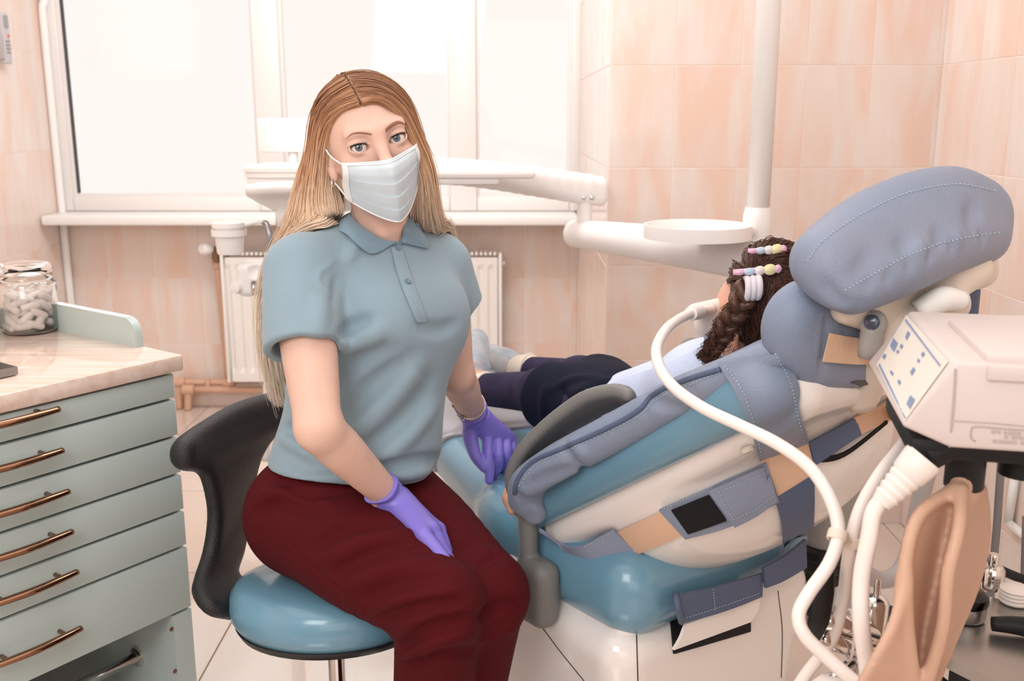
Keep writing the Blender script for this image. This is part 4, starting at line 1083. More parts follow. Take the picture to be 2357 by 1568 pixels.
# grey cover on the foot end of the leg cushion
M_gvin = mat('grey_vinyl', (158, 152, 160), .25, coat=.4)
Ff = Field((-.85, 1.9, .38), (.45, 3.1, .70), .005)
Ff.rbox(lp(0, -.72, .505), (.232, .245, .068), .052, LM3, taper=lambda x, y, z: (x * (1 + .18 * np.clip(-y + .26, -.3, .5)), y, z))
Ff.plane(lp(0, -.50, .5), dL); Ff.plane(lp(0, -.5, .455), V3(0, 0, -1))
Ff.mesh('foot_cover', M_gvin, chair)
# back: white shell, blue cushion
Fk = Field((-.15, .95, .25), (1.05, 2.25, 1.25), .006)
Fk.rbox(bk(.26, .305, .012), (.275, .355, .050), .048, BM3, k=.01)
Fk.ell(bk(.265, .225, -.040), (.250, .315, .135), BM3, k=.025)
shell = Fk.mesh('back_shell', M_shell, chair)
Fc = Field((-.2, .95, .25), (1.05, 2.25, 1.35), .006)
Fc.rbox(bk(.240, .295, .048), (.304, .350, .044), .042, BM3, k=.01, taper=lambda x, y, z: (x, y, z + .03 * (y / .4)))
backc = Fc.mesh('back_cushion', M_vinyl, chair)
bv_shell = bvh_of(shell, base, seat, backc)
# left armrest
kn = cp(-.055, .0, .455)
Fa = Field((-.10, 1.40, .30), (.50, 1.90, 1.05), .004)
Fa.rbox(kn, (.030, .045, .066), .028, CM3, k=.02); Fa.cone(kn, kn + wX * .07, .03, .026, k=.01)
p_ = [W(1213, 1340, 1.735), W(1216, 1270, 1.735), W(1214, 1190, 1.735)]
Fa.chain(p_, [.0185, .0175, .0175], k=.008)
le = [W(1196, 1170, 1.70), W(1176, 1105, 1.695), W(1200, 1040, 1.68), W(1262, 975, 1.655), W(1340, 918, 1.62), W(1400, 900, 1.59), W(1432, 902, 1.57), W(1447, 910, 1.555)]
re_ = [W(1222, 1175, 1.735), W(1212, 1105, 1.75), W(1240, 1050, 1.74), W(1300, 990, 1.715), W(1370, 948, 1.68), W(1420, 925, 1.65), W(1443, 918, 1.63), W(1450, 918, 1.61)]
ribbon(Fa, le, re_, .0105, m=5, k=.014)
Fa.mesh('armrest', M_dgrey, chair)
# far armrest tip
q = W(1592, 806, 2.02); Fr = Field(tuple(q - V3(.12, .14, .40)), tuple(q + V3(.28, .16, .10)), .006)
Fr.chain([q, q + V3(.06, -.02, -.01), q + V3(.16, .02, -.10), q + V3(.20, .05, -.30)], [.026, .026, .024, .024], k=.02); Fr.mesh('far_armrest', M_dgrey, chair)
# headrest bracket, hinge, lever
M_cream = mat('cream_plastic', (226, 212, 198), .3, coat=.2)
Fh = Field((.30, 1.05, .90), (.95, 1.85, 1.30), .004)
ribbon(Fh, [W(1945, 712, 1.34), W(2000, 672, 1.37), W(2080, 632, 1.41), W(2180, 596, 1.47), W(2255, 586, 1.52)], [W(2040, 742, 1.40), W(2080, 712, 1.42), W(2140, 668, 1.46), (W(2200, 636, 1.50)), W(2262, 630, 1.54)], .020, m=5, k=.02)
Fh.chain([W(2235, 618, 1.46), W(2180, 655, 1.43), W(2110, 715, 1.40), W(2030, 765, 1.37)], [.030, .030, .030, .027], k=.01)
Fh.cone(W(2190, 700, 1.40), W(2060, 780, 1.40), .026, .024, k=.015)
Fh.mesh('headrest_bracket', M_cream, chair)
hp = W(2010, 742, 1.335)
lathe('hinge', [(0, -.012), (.017, -.012), (.017, .008), (.012, .012), (0, .011)], M_mgrey, chair, c=hp, axis=(CAMP - hp + V3(-.25, 0, 0)), seg=24)
lathe('hinge_button', [(0, .0), (.0105, .0), (.0105, .0145), (.008, .016), (0, .015)], mat('blue_black_cap', (70, 78, 96), .2, coat=.5), chair, c=hp, axis=(CAMP - hp + V3(-.25, 0, 0)), seg=20)
tube('hinge_arm', [hp, hp + V3(-.002, .005, -.05)], [.016, .014], M_mgrey, chair, n=4)
lv = W(2165, 702, 1.36); tube('lever', [lv + V3(-.03, .0, -.01), lv + V3(.0, 0, .008), lv + V3(.035, .01, .004)], [.016, .019, .014], M_white, chair, n=12)
tube('headrest_post', [W(2030, 780, 1.39), W(2010, 860, 1.42), W(1985, 930, 1.46)], [.026, .028, .028], M_cream, chair, flat=.6, up=tuple(nF), n=10)
M_glass_black = mat('gloss_black', (18, 18, 20), .08, coat=.5)
lay('post_trim', bvh_of(shell), [(1945, 882), (2000, 862), (2048, 846)], [(1962, 888), (2010, 874), (2052, 862)], .006, M_glass_black, chair, n=10, k=4, off=.006, fallback=1.42)
# shell seams and slot on the base
M_dark = mat('seam_dark', (60, 50, 46), .6); M_void = mat('slot_black', (8, 8, 9), .7)
lay('slot', bv_base, [(1541, 1428), (1548, 1504)], [(1724, 1424), (1724, 1452)], .004, M_void, chair, n=8, k=8, off=.001)
for c_ in ([(1465, 1462), (1468, 1568)], [(1790, 1360), (1800, 1450), (1798, 1560)], [(1245, 1440), (1290, 1500), (1345, 1568)]):
    pts = [hit(bv_base, x, y, .0004) for x, y, *_ in resample(c_, 12)]; pts = [p for p in pts if p]
    if len(pts) > 2: tube('seam', pts, .0011, M_dark, chair, seg=5, n=24)
lathe('cover_screw', [(0, 0), (.010, 0), (.012, .003), (.010, .008), (0, .010)], M_cream, chair, c=hit(bv_shell, 1718, 1030, 0, 1.5), axis=-nF, seg=16)
# pillar and bellows behind the base
pl_ = W(1905, 1240, 2.05); lathe('pillar', [(0, -.35), (.06, -.35), (.06, .10), (.055, .16), (0, .16)], M_mgrey, chair, c=(pl_.x, pl_.y, .55), seg=28)
lathe('bellows', [(.0, -.30)] + [(.066 + .006 * (i % 2), -.30 + i * .012) for i in range(14)] + [(0, -.13)], M_blackp, chair, c=(pl_.x, pl_.y, .55), seg=28)

# ================================================================== padded child cover strapped over the chair back
M_pad = mat('grey_blue_vinyl', (130, 143, 164), .42, spec=.45, bump=.5, bscale=420, c2=(139, 145, 164), vscale=5)
M_pad2 = mat('dark_blue_vinyl', (88, 100, 126), .5, spec=.4, bump=.5, bscale=420)
M_elastic = mat('peach_elastic', (226, 186, 156), .7, bump=.4, bscale=600, stretch=(1, 1, .2))
M_thread = mat('pale_thread', (178, 200, 212), .7); M_velcro = mat('black_velcro', (20, 19, 20), .9, bump=.8, bscale=700)
cover = thing('chair_cover', bk(.25, .3, .16), 'padded grey-blue vinyl cover strapped around the back of the dental chair', 'chair cover')
Fp = Field((-.30, .95, .35), (1.05, 2.35, 1.35), .005)
Fp.rbox(bk(.29, .315, .084), (.25, .36, .018), .016, BM3, k=.01)
edge = [W(1200, 1150, 1.69), W(1215, 1110, 1.66), W(1280, 1066, 1.62), W(1370, 1018, 1.57), W(1470, 965, 1.515), W(1560, 915, 1.46), W(1640, 880, 1.425), W(1720, 842, 1.39), W(1790, 812, 1.37)]
Fp.chain(edge, [.024, .029, .031, .031, .030, .029, .026, .022, .018], k=.012)
Fp.chain([W(1213, 1112, 1.69), W(1222, 1150, 1.695), W(1230, 1180, 1.70)], [.028, .031, .022], k=.015)
inn = [p + wX * .24 - nF * .012 for p in edge]
def bc(p): q = p - A3; return q.dot(wX), q.dot(lX), q.dot(nF)
e2 = [bk(bc(p)[0] + .05, bc(p)[1], bc(p)[2] + .010) for p in edge]; e3 = [bk(.26, bc(p)[1], bc(p)[2] + .012) for p in edge]
ribbon(Fp, edge, e2, [.018, .020, .022, .022, .022, .022, .02, .018, .016], m=4, k=.012); ribbon(Fp, e2, e3, .017, m=4, k=.012)
def pcl(F, px, amp, w): pc(F, px, amp, w)
for px, a_, w_ in [([(1215, 1120), (1260, 1100), (1330, 1075)], -.010, .010), ([(1210, 1150), (1250, 1155), (1280, 1140)], -.010, .010), ([(1300, 1025), (1315, 1060), (1350, 1080)], -.007, .008), ([(1320, 1020), (1345, 1050)], .005, .010),
                   ([(1480, 900), (1520, 930), (1570, 940)], -.007, .010), ([(1490, 905), (1480, 950)], -.004, .010), ([(1185, 1130), (1215, 1170), (1225, 1200)], -.006, .008), ([(1560, 890), (1600, 905)], -.004, .010)]: pcl(Fp, px, a_, w_)
pad = Fp.mesh('pad', M_pad, cover); bv_pad = bvh_of(pad)
def piping(name, px, bv, r, m, parent, off=.001, n=50, fb=None):
    pts = [hit(bv, x, y, off, fb) for x, y, *_ in resample(px, n)]; pts = [p for p in pts if p is not None]
    # drop jumps in depth
    keep = [pts[0]]
    for p in pts[1:]:
        if (p - keep[-1]).length < .06: keep.append(p)
    if len(keep) > 2: return tube(name, keep, r, m, parent, seg=6, n=len(keep) * 2)
piping('piping', [(1185, 1135), (1195, 1100), (1230, 1062), (1300, 1030), (1400, 985), (1470, 945), (1510, 905), (1580, 875), (1660, 850)], bv_pad, .0045, M_pad2, cover)
def stitches(px, bv, parent, n, off=.0012, ln=.55, r=.0009, name='stitching', fb=None):
    P = [hit(bv, x, y, off, fb) for x, y, *_ in resample(px, n * 2)]; geos = []
    for i in range(0, n * 2 - 1, 2):
        a, b = P[i], P[i + 1]
        if a is None or b is None or (a - b).length > .03: continue
        geos.append(tube_geo([a, a.lerp(b, ln * 1.3)], r, seg=4, n=2))
    if geos:
        V, F = merge_geo(geos); o = mk(name, V, F, M_thread, parent); o['kind'] = 'stuff'; return o
stitches([(1195, 1120), (1235, 1070), (1300, 1040), (1400, 993), (1475, 955), (1520, 915), (1590, 885), (1660, 858)], bv_pad, cover, 60)
def lay2(name, top, bot, th, m, parent, n=24, k=6):
    """strap between two edges given with their depths"""
    T_, B_ = catmull([W(*p) for p in top], n), catmull([W(*p) for p in bot], n)
    rows = [[T_[i] * (1 - t) + B_[i] * t for i in range(n)] for t in np.linspace(0, 1, k)]
    a = np.array(rows); N = np.cross(np.gradient(a, axis=1), np.gradient(a, axis=0)).sum((0, 1)); d = (a - np.array(CAMP)).sum((0, 1))
    return sheet(name, rows, th * (-1 if N @ d > 0 else 1), m, parent)
# headrest pads
Fq = Field((.30, 1.02, .82), (1.0, 1.85, 1.42), .0045)
L_, R_ = W(1905, 600, 1.30), W(2245, 500, 1.52)
xa = (R_ - L_).normalized(); ya = V3(-.45, -.85, .25); ya = (ya - xa * ya.dot(xa)).normalized(); za = xa.cross(ya); za = za if za.z > 0 else -za
HMx = np.array([tuple(xa), tuple(ya), tuple(za)]).T; Lh = (R_ - L_).length
Fq.chain([L_, L_.lerp(R_, .33) + za * .022, L_.lerp(R_, .68) + za * .030, R_], [.046, .054, .054, .044], k=.02)
ribbon(Fq, [W(1880, 600, 1.32), W(1960, 548, 1.36), W(2060, 492, 1.41), W(2180, 452, 1.47), W(2275, 470, 1.53)], [W(1935, 662, 1.28), W(2010, 632, 1.31), W(2100, 590, 1.36), W(2200, 552, 1.43), W(2275, 545, 1.49)], [.029, .036, .038, .037, .027], m=4, k=.02)
Fq.chain([W(1960, 690, 1.30), W(2030, 650, 1.325), W(2110, 616, 1.36), W(2200, 574, 1.42), W(2280, 572, 1.50)], [.010, .012, .012, .011, .012], k=.03)
for px, a_, w_ in [([(1960, 640), (1990, 610), (2000, 580)], -.004, .014), ([(2075, 580), (2085, 550)], -.006, .012), ([(2160, 560), (2165, 530)], -.006, .011), ([(2235, 520), (2245, 470)], -.007, .014), ([(1990, 665), (2010, 640)], -.006, .007), ([(2040, 648), (2050, 625)], -.006, .007),
                   ([(2090, 622), (2098, 600)], -.006, .007), ([(2140, 600), (2145, 578)], -.006, .007), ([(2190, 578), (2192, 556)], -.006, .007), ([(1895, 650), (1930, 690), (1960, 700)], -.006, .008), ([(2115, 580), (2120, 560)], .004, .010), ([(2200, 560), (2205, 535)], .004, .010), ([(2265, 560), (2262, 530)], -.006, .008)]: pcl(Fq, px, a_, w_)
hpad = Fq.mesh('headrest_pad', M_pad, cover); bv_hp = bvh_of(hpad)
stitches([(1860, 600), (1900, 550), (1990, 490), (2090, 445), (2200, 425), (2290, 440)], bv_hp, hpad, 55)
stitches([(1945, 668), (2020, 625), (2110, 580), (2200, 552), (2300, 535)], bv_hp, hpad, 40)
Fn = Field((.25, 1.0, .78), (.95, 1.75, 1.20), .0045)
ribbon(Fn, [W(1850, 690, 1.36), W(1822, 730, 1.36), W(1820, 780, 1.37), W(1860, 840, 1.38), W(1890, 858, 1.385)], [W(2010, 735, 1.46), W(2025, 765, 1.46), W(2025, 800, 1.46), W(2010, 840, 1.46), W(1990, 856, 1.45)], [.026, .030, .032, .026, .018], m=5, k=.03)
pcl(Fn, [(1905, 720), (1897, 800), (1886, 878)], -.006, .006)
npad = Fn.mesh('neck_pad', M_pad, cover); bv_np = bvh_of(npad, hpad)
nyl, nyr = hit(bv_np, 1905, 800, 0, 1.36).y - .006, hit(bv_np, 1990, 800, 0, 1.4).y - .006
lay2('neck_strap', [(1908, 766, nyl), (1960, 776, nyl * .4 + nyr * .6), (2000, 780, nyr), (2050, 777, nyr + .02)], [(1892, 832, nyl), (1960, 838, nyl * .4 + nyr * .6), (2000, 838, nyr), (2044, 834, nyr + .02)], .003, M_elastic, cover)
# blue-grey lump of the far side pad
o_ = W(2195, 688, 1.62); Fz = Field(tuple(o_ - V3(.1, .1, .1)), tuple(o_ + V3(.1, .1, .1)), .005); Fz.rbox(o_, (.028, .05, .042), .022, k=.01); Fz.mesh('side_pad', M_pad2, cover)
# straps across the back of the shell
bv_all = bvh_of(shell, backc, pad)
st = lay('back_strap', bv_all, [(1660, 840), (1700, 900), (1730, 980), (1745, 1052)], [(1795, 812), (1825, 880), (1842, 950), (1857, 1016)], .004, M_pad, cover, n=30, k=12, off=.005, fallback=1.42)
stitches([(1785, 815), (1817, 880), (1835, 950), (1850, 1015)], bvh_of(st), st, 26)
stitches([(1670, 842), (1710, 900), (1738, 980), (1752, 1050)], bvh_of(st), st, 26)
lay('elastic_strap', bv_all, [(1747, 1050), (1762, 1100), (1782, 1140)], [(1856, 1016), (1866, 1060), (1868, 1090)], .003, M_elastic, cover, n=16, k=8, off=.005, fallback=1.5)
lay('lower_strap', bv_all, [(1780, 1140), (1795, 1200), (1800, 1275)], [(1868, 1085), (1868, 1150), (1866, 1205)], .004, M_pad2, cover, n=16, k=8, off=.006, fallback=1.6)
ye = hit(bv_all, 1440, 1246, 0, 1.6).y - .008
s1 = lay2('side_strap', [(1240, 1214, 1.70), (1285, 1246, ye + .07), (1335, 1256, ye + .03), (1412, 1217, ye)], [(1240, 1224, 1.70), (1300, 1266, ye + .07), (1385, 1309, ye + .02), (1467, 1271, ye - .004)], .005, M_pad, cover)
stitches([(1345, 1258), (1380, 1240), (1412, 1223)], bvh_of(s1), s1, 9); stitches([(1390, 1302), (1425, 1286), (1462, 1268)], bvh_of(s1), s1, 9)
lay('elastic_strap', bv_all, [(1416, 1224), (1530, 1172)], [(1466, 1272), (1574, 1226)], .003, M_elastic, cover, n=16, k=8, off=.004, fallback=1.6)
s2 = lay('buckle_strap', bv_all, [(1522, 1166), (1640, 1112), (1762, 1060)], [(1580, 1230), (1680, 1200), (1790, 1145)], .005, M_pad, cover, n=24, k=8, off=.007, fallback=1.55)
bv_s2 = bvh_of(s2)
lay('velcro', bv_s2, [(1547, 1172), (1632, 1138)], [(1585, 1226), (1672, 1195)], .003, M_velcro, cover, n=14, k=10, off=.002, fallback=1.55)
s3 = lay('strap_flap', bv_s2, [(1632, 1126), (1700, 1096), (1768, 1066)], [(1690, 1206), (1740, 1180), (1786, 1146)], .005, M_pad, cover, n=20, k=8, off=.004, fallback=1.55)
stitches([(1655, 1132), (1710, 1110), (1768, 1085)], bvh_of(s3), s3, 14); stitches([(1688, 1196), (1740, 1170), (1780, 1140)], bvh_of(s3), s3, 14); stitches([(1655, 1132), (1672, 1165), (1690, 1198)], bvh_of(s3), s3, 10)
stitches([(1530, 1170), (1640, 1122)], bv_s2, s2, 16); stitches([(1585, 1226), (1680, 1204)], bv_s2, s2, 14)
lay('elastic_strap', bv_all, [(1960, 958), (2052, 912)], [(1972, 1000), (2062, 960)], .003, M_elastic, cover, n=14, k=6, off=.004, fallback=1.5)
s4 = lay('strap_end', bv_all, [(1856, 1015), (1910, 985), (1956, 955)], [(1870, 1066), (1925, 1030), (1972, 1000)], .005, M_pad2, cover, n=16, k=6, off=.006, fallback=1.5)
lay('elastic_strap', bv_all, [(1866, 1045), (1930, 1040), (2030, 968)], [(1868, 1060), (1930, 1050), (2030, 976)], .003, M_velcro, cover, n=14, k=3, off=.007, fallback=1.5)
# strap round the seat
s5 = layp('seat_strap', cp(0, .238, .5), aX, [(1555, 1368), (1640, 1346), (1752, 1318)], [(1568, 1432), (1660, 1402), (1750, 1372)], .005, M_pad2, cover, bow=.006)
stitches([(1572, 1424), (1660, 1396), (1746, 1366)], bvh_of(s5), s5, 26); stitches([(1640, 1350), (1645, 1405)], bvh_of(s5), s5, 9)
layp('seat_strap', cp(0, .244, .5), aX, [(1752, 1306), (1800, 1280), (1850, 1240)], [(1758, 1352), (1800, 1335), (1852, 1305)], .006, M_pad2, cover)
tube('strap_loop', [onplane(1555, 1368, cp(0, .238, .5), aX), onplane(1560, 1400, cp(0, .252, .5), aX), onplane(1569, 1432, cp(0, .24, .5), aX)], .006, M_pad2, cover, n=10)
layp('strap_tongue', cp(0, .232, .5), aX, [(1574, 1434), (1562, 1466), (1546, 1494)], [(1742, 1374), (1740, 1402), (1722, 1430)], .006, M_shell, chair)
# ================================================================== the child in the chair, seen from behind the head
M_navy = mat('navy_cloth', (18, 21, 40), .85, spec=.2, bump=.06, bscale=900)
M_legg = mat('plum_leggings', (50, 42, 76), .75, spec=.3, bump=.05, bscale=700, c2=(34, 28, 54), vscale=26)
M_bib = mat('pale_blue_bib', (206, 216, 240), .7, bump=.5, bscale=160, stretch=(1, 1, .3)); M_skin2 = mat('child_skin', (226, 172, 146), .5, sss=.2)
KH = W(1765, 690, 1.66)                                        # head
khx = V3(.75, .62, -.1).normalized()                            # from face to back of head is roughly the view direction: the face looks away
CB = Field((-.35, 1.45, .40), (.75, 2.75, 1.20), .006)
CB.ell(KH, (.066, .076, .084), k=.01)
CB.ell(KH + V3(-.030, .035, -.030), (.050, .055, .060), k=.03)
CB.ell(KH + V3(-.072, .066, -.022), (.010, .010, .009), k=.012)     # nose
NECK = W(1702, 812, 1.70); CHEST = W(1640, 880, 1.76); HIPC = W(1425, 955, 2.02)
CB.chain([KH + V3(-.02, .02, -.05), NECK, CHEST], [.036, .034, .05], k=.03)
CB.chain([CHEST, CHEST.lerp(HIPC, .5), HIPC], [.072, .070, .074], k=.03)
H1, H2 = W(1410, 962, 2.00), W(1440, 930, 2.09)
K1, A1, K2, A2 = W(1250, 906, 2.22), W(1098, 896, 2.42), W(1335, 876, 2.35), W(1200, 852, 2.54)
T1, T2 = W(1094, 806, 2.50), W(1132, 826, 2.62)
CB.chain([H1, K1, A1], [.066, .046, .034], k=.02); CB.chain([H2, K2, A2], [.066, .046, .032], k=.02)
CB.cone(A1, T1, .03, .022, k=.02); CB.cone(A2, T2, .03, .022, k=.02)
CB.chain([CHEST + V3(-.05, -.03, .0), W(1400, 1045, 1.84), W(1182, 1138, 1.755)], [.034, .028, .018], k=.02)      # her left arm, down to the armrest
CB.chain([CHEST + V3(.05, .07, .0), W(1560, 880, 2.05), W(1500, 900, 2.12)], [.034, .028, .02], k=.02)
ah = W(1182, 1138, 1.755)
CB.cone(ah, W(1172, 1150, 1.75), .017, .014, k=.01)
for i in range(4): CB.chain([W(1172 + 2 * i, 1140 + 8 * i, 1.75), W(1168 + 2 * i, 1146 + 9 * i, 1.74), W(1172 + 2 * i, 1156 + 8 * i, 1.738)], [.0075, .007, .0065], k=.004)
CB.cone(W(1180, 1132, 1.75), W(1176, 1122, 1.738), .008, .0065, k=.006)
CB.ell(W(1692, 800, 1.63), (.008, .012, .020), k=.006)
child = CB.mesh('person', M_skin2)
tag(child, 'child lying back in the dental chair, brown braided hair and dark skirt, seen from behind', 'person')
LG = Field((-.30, 1.85, .45), (.45, 2.75, .95), .005)
LG.chain([H1.lerp(K1, .35), K1, A1], [.062, .051, .039], k=.02); LG.chain([H2.lerp(K2, .35), K2, A2], [.062, .051, .037], k=.02)
LG.ell(K1 + V3(0, 0, .012), (.05, .045, .046), k=.03); LG.ell(K2 + V3(0, 0, .012), (.05, .045, .046), k=.03)
LG.mesh('leggings', M_legg, child)
SK = Field((-.2, 1.75, .45), (.55, 2.45, 1.0), .005)
SK.chain([HIPC + V3(.02, -.02, .0), H1.lerp(K1, .45) + V3(.02, .01, 0), K1.lerp(H1, .12)], [.092, .086, .080], k=.02); SK.chain([HIPC, H2.lerp(K2, .5), K2.lerp(H2, .25)], [.094, .086, .072], k=.04)
sd = (K1 - H1).normalized(); SK.plane(W(1250, 905, 2.2) + V3(.01, 0, 0), sd)
for px, a_, w_ in [([(1262, 880), (1250, 920), (1250, 975)], .008, .010), ([(1290, 885), (1300, 930), (1290, 990)], -.007, .014), ([(1310, 905), (1400, 880)], .005, .014), ([(1260, 900), (1330, 870), (1420, 880)], .006, .010), ([(1300, 940), (1370, 930), (1420, 950)], -.006, .014)]: pc(SK, px, a_, w_)
SK.mesh('skirt', M_navy, child)
TP = Field((.0, 1.4, .5), (.75, 2.25, 1.1), .006)
TP.chain([NECK.lerp(CHEST, .7), CHEST.lerp(HIPC, .5), HIPC.lerp(CHEST, .05)], [.060, .080, .084], k=.02); TP.ell(CHEST, (.10, .09, .075), k=.04)
top = TP.mesh('pale_top', M_bib, child)
# paper bib over the chest
bvt = bvh_of(top)
lay('bib', bvt, [(1405, 895), (1440, 876), (1520, 850), (1600, 815), (1660, 790)], [(1440, 960), (1500, 930), (1560, 910), (1640, 880), (1700, 850)], .002, M_bib, child, n=24, k=10, off=.006, fallback=1.8)
# shoes in plastic overshoes
M_shoe = mat('cream_canvas', (236, 224, 208), .7, bump=.2); M_sole = mat('teal_sole', (92, 150, 158), .6)
def over_mat():
    m = mat('blue_plastic_film', (176, 206, 236), .12, spec=.6, coat=.4, c2=(226, 232, 238), vscale=26, bump=.9, bscale=60)
    nt = m.node_tree; b = nt.nodes['Principled BSDF']; b.inputs['Alpha'].default_value = .58; return m
M_over = over_mat()
for a_, t_, r_ in ((A1, T1, .038), (A2, T2, .038)):
    lo = np.min([tuple(a_), tuple(t_)], 0) - .10; hi = np.max([tuple(a_), tuple(t_)], 0) + .10
    s1 = Field(lo, hi, .004); dl = (t_ - a_).normalized()
    heel = a_ - dl * .022 + V3(-.02, .03, -.008)
    s1.chain([heel, a_.lerp(t_, .5) + V3(-.006, .012, 0), t_ + dl * .02], [.034, .033, .026], k=.02); s1.cone(a_, a_ + (K1 - A1).normalized() * .03, .040, .042, k=.01)
    sh = s1.mesh('shoe', M_shoe, child)
    s2 = Field(lo, hi, .004); s2.chain([heel, a_.lerp(t_, .5) + V3(-.006, .012, 0), t_ + dl * .025], [.043, .043, .036], k=.02)
    q = (K1 - A1).normalized(); s2.plane(a_ + q * .012, q)
    rg = np.random.default_rng(5)
    for i in range(26):
        c = Vector(heel.lerp(t_, rg.uniform())) + Vector(rg.normal(0, .03, 3)); d = Vector(rg.normal(0, 1, 3)).normalized() * .03; crease(s2, [c - d, c + d], .005 * rg.choice([-1, 1]), .006)
    s2.mesh('overshoe', M_over, sh)
    tube('shoe_collar', [a_ + q * .030 + (V3(0, 0, 1) * math.cos(x) + V3(-.6, -.8, 0) * math.sin(x)) * .041 for x in np.linspace(-1.6, 1.9, 10)], .0055, M_shoe, sh, seg=8, n=24)
# hair, tied and braided
M_brown = hair_mat('brown_hair', [(0, (62, 36, 26)), (.5, (84, 52, 38)), (1, (120, 74, 52))], (.2, 1.9), .42)
TIE = W(1733, 652, 1.575)
HC2, HR2 = KH + V3(.006, -.008, .006), V3(.074, .083, .090)
def onh(p, k=1.0):
    q = Vector(p) - HC2; s_ = math.sqrt(sum((q[i] / HR2[i]) ** 2 for i in range(3))); return HC2 + q / s_ * k
CH = Field(tuple(HC2 - V3(.1, .11, .12)), tuple(HC2 + V3(.1, .11, .12)), .004); CH.ell(HC2, HR2 * .97, k=.001); CH.ell(KH + V3(-.075, .065, -.035), (.05, .055, .07), k=.01, op='sub')
cl = []
for i in range(120):
    u = random.random(); th = random.uniform(0, 2 * math.pi); 
    d = V3(math.cos(th) * random.uniform(.5, 1), -.2 + .9 * random.random(), math.sin(th)); d.normalize()
    st = onh(HC2 + d, 1.0)
    if (st - KH).dot(V3(-.7, .6, -.3).normalized()) > .045: continue
    tk = onh(TIE + Vector((random.uniform(-.012, .012), 0, random.uniform(-.010, .010))), 1.0)
    cl.append([st] + [onh(st.lerp(tk, t), 1.0 + .05 * math.sin(math.pi * t)) for t in (.25, .5, .75)] + [tk])
for i in range(80):                                                 # back of the head down towards the neck
    a = W(random.uniform(1745, 1850), random.uniform(600, 690), 1.6); a = onh(a, 1.02)
    b = W(random.uniform(1720, 1800), random.uniform(770, 815), 1.61)
    cl.append([a, onh(a.lerp(b, .3), 1.05), onh(a.lerp(b, .6), 1.04), b + V3(0, .0, 0)])
for i in range(50):                                                 # from the crown sweeping to the right
    a = onh(W(random.uniform(1700, 1760), random.uniform(580, 630), 1.6), 1.02); b = onh(W(random.uniform(1830, 1870), random.uniform(610, 720), 1.62), 1.03)
    cl.append([a, onh(a.lerp(b, .35), 1.06), onh(a.lerp(b, .7), 1.05), b])
hair2 = strands('hair', cl, M_brown, child, per=14, rad=.0008, core=.0050, spread=.0045, n=16, seed=11, fray=.3)
CH.mesh('hair_cap', M_brown, hair2)
bp = [TIE, W(1700, 705, 1.565), W(1668, 755, 1.57), W(1640, 805, 1.575), W(1612, 832, 1.58)]
BP = catmull(bp, 60); bl = []
for k in range(3):
    pts = []
    for i, p in enumerate(BP):
        t = i / 59; r_ = .016 * (1 - .45 * t); ph = t * 15 + k * 2.094
        tg = Vector(BP[min(i + 1, 59)] - BP[max(i - 1, 0)]).normalized(); a = tg.cross(V3(0, -1, 0)).normalized(); b = tg.cross(a)
        pts.append(Vector(p) + a * (math.sin(ph) * r_) + b * (math.sin(2 * ph) * r_ * .5))
    for q in range(5): bl.append([p + Vector((random.gauss(0, .003), random.gauss(0, .003), random.gauss(0, .003))) for p in pts[::3]])
strands('braid', bl, M_brown, child, per=26, rad=.0007, core=.0085, spread=.0042, n=50, seed=5, fray=.3)
M_scr = mat('white_elastic', (226, 218, 222), .8, bump=.3)
d = (W(1700, 705, 1.565) - TIE).normalized()
scr = thing('hair_tie', TIE, 'white ribbed hair tie around the brown braid', 'hair tie')
for i in range(3):
    c = TIE + V3(-.0, -.010, .0) + d * (.007 + .0)  + V3(.0085 * (i - 1), 0, 0.001 * (i - 1)); a = V3(1, 0, .1).normalized()
    o = tube('coil', [c + (V3(0, 0, 1) * math.cos(x) * .016 + V3(0, -1, 0) * math.sin(x) * .014) for x in np.linspace(0, 2 * math.pi, 17)], .0058, M_scr, scr, seg=8, n=32)
scr.parent = None
# hair clips, pastel
M_pk, M_yl, M_lb, M_wh = mat('pastel_pink', (232, 180, 204), .35), mat('pastel_yellow', (236, 224, 170), .35), mat('pastel_blue', (190, 206, 222), .35), mat('pearl_white', (236, 222, 218), .3)
def clip(px, Y, label, ang=0.0, sc=1.0):
    pts = [(p[0], p[1]) for p in px]; a, b = W(*pts[0], Y), W(*pts[-1], Y); c = a.lerp(b, .5); t = thing('hair_clip', c, label, 'hair clip')
    L = (b - a).length; x = (b - a).normalized(); fr = frame(x, z=(0, 0, 1)); up = fr @ V3(0, 0, 1)
    box('clip_bar', c + V3(0, .003, 0), (L, .004, .009 * sc), M_pk, t, rot=fr, bev=.0015)
    for f_, w_, h_, m_ in ((.12, .016, .009, M_pk), (.34, .020, .012, M_lb), (.56, .018, .015, M_wh), (.78, .022, .018, M_yl), (.95, .012, .014, M_pk)):
        V, F = lathe_geo([(0, -.003), (w_ * .45, -.002), (w_ * .5, 0), (w_ * .45, .002), (0, .003)], a.lerp(b, f_), (0, -1, .1), 14)
        V = [a.lerp(b, f_) + x * ((v - a.lerp(b, f_)).dot(x)) + up * ((v - a.lerp(b, f_)).dot(up) * h_ / w_) + V3(0, -.003, 0) + V3(0, (v - a.lerp(b, f_)).y * .8, 0) for v in V]; mk('ornament', V, F, m_, t)
    return t
clip([(1688, 628), (1795, 618)], 1.565, 'long pastel hair clip just above the white hair tie')
clip([(1722, 578), (1806, 573)], 1.60, 'pink beaded hair clip on top of the child\'s head', sc=.8)
lathe('ear_stud', [(0, -.001), (.003, 0), (0, .002)], M_gold, child, c=W(1687, 806, 1.605), axis=(0, -1, 0), seg=10)
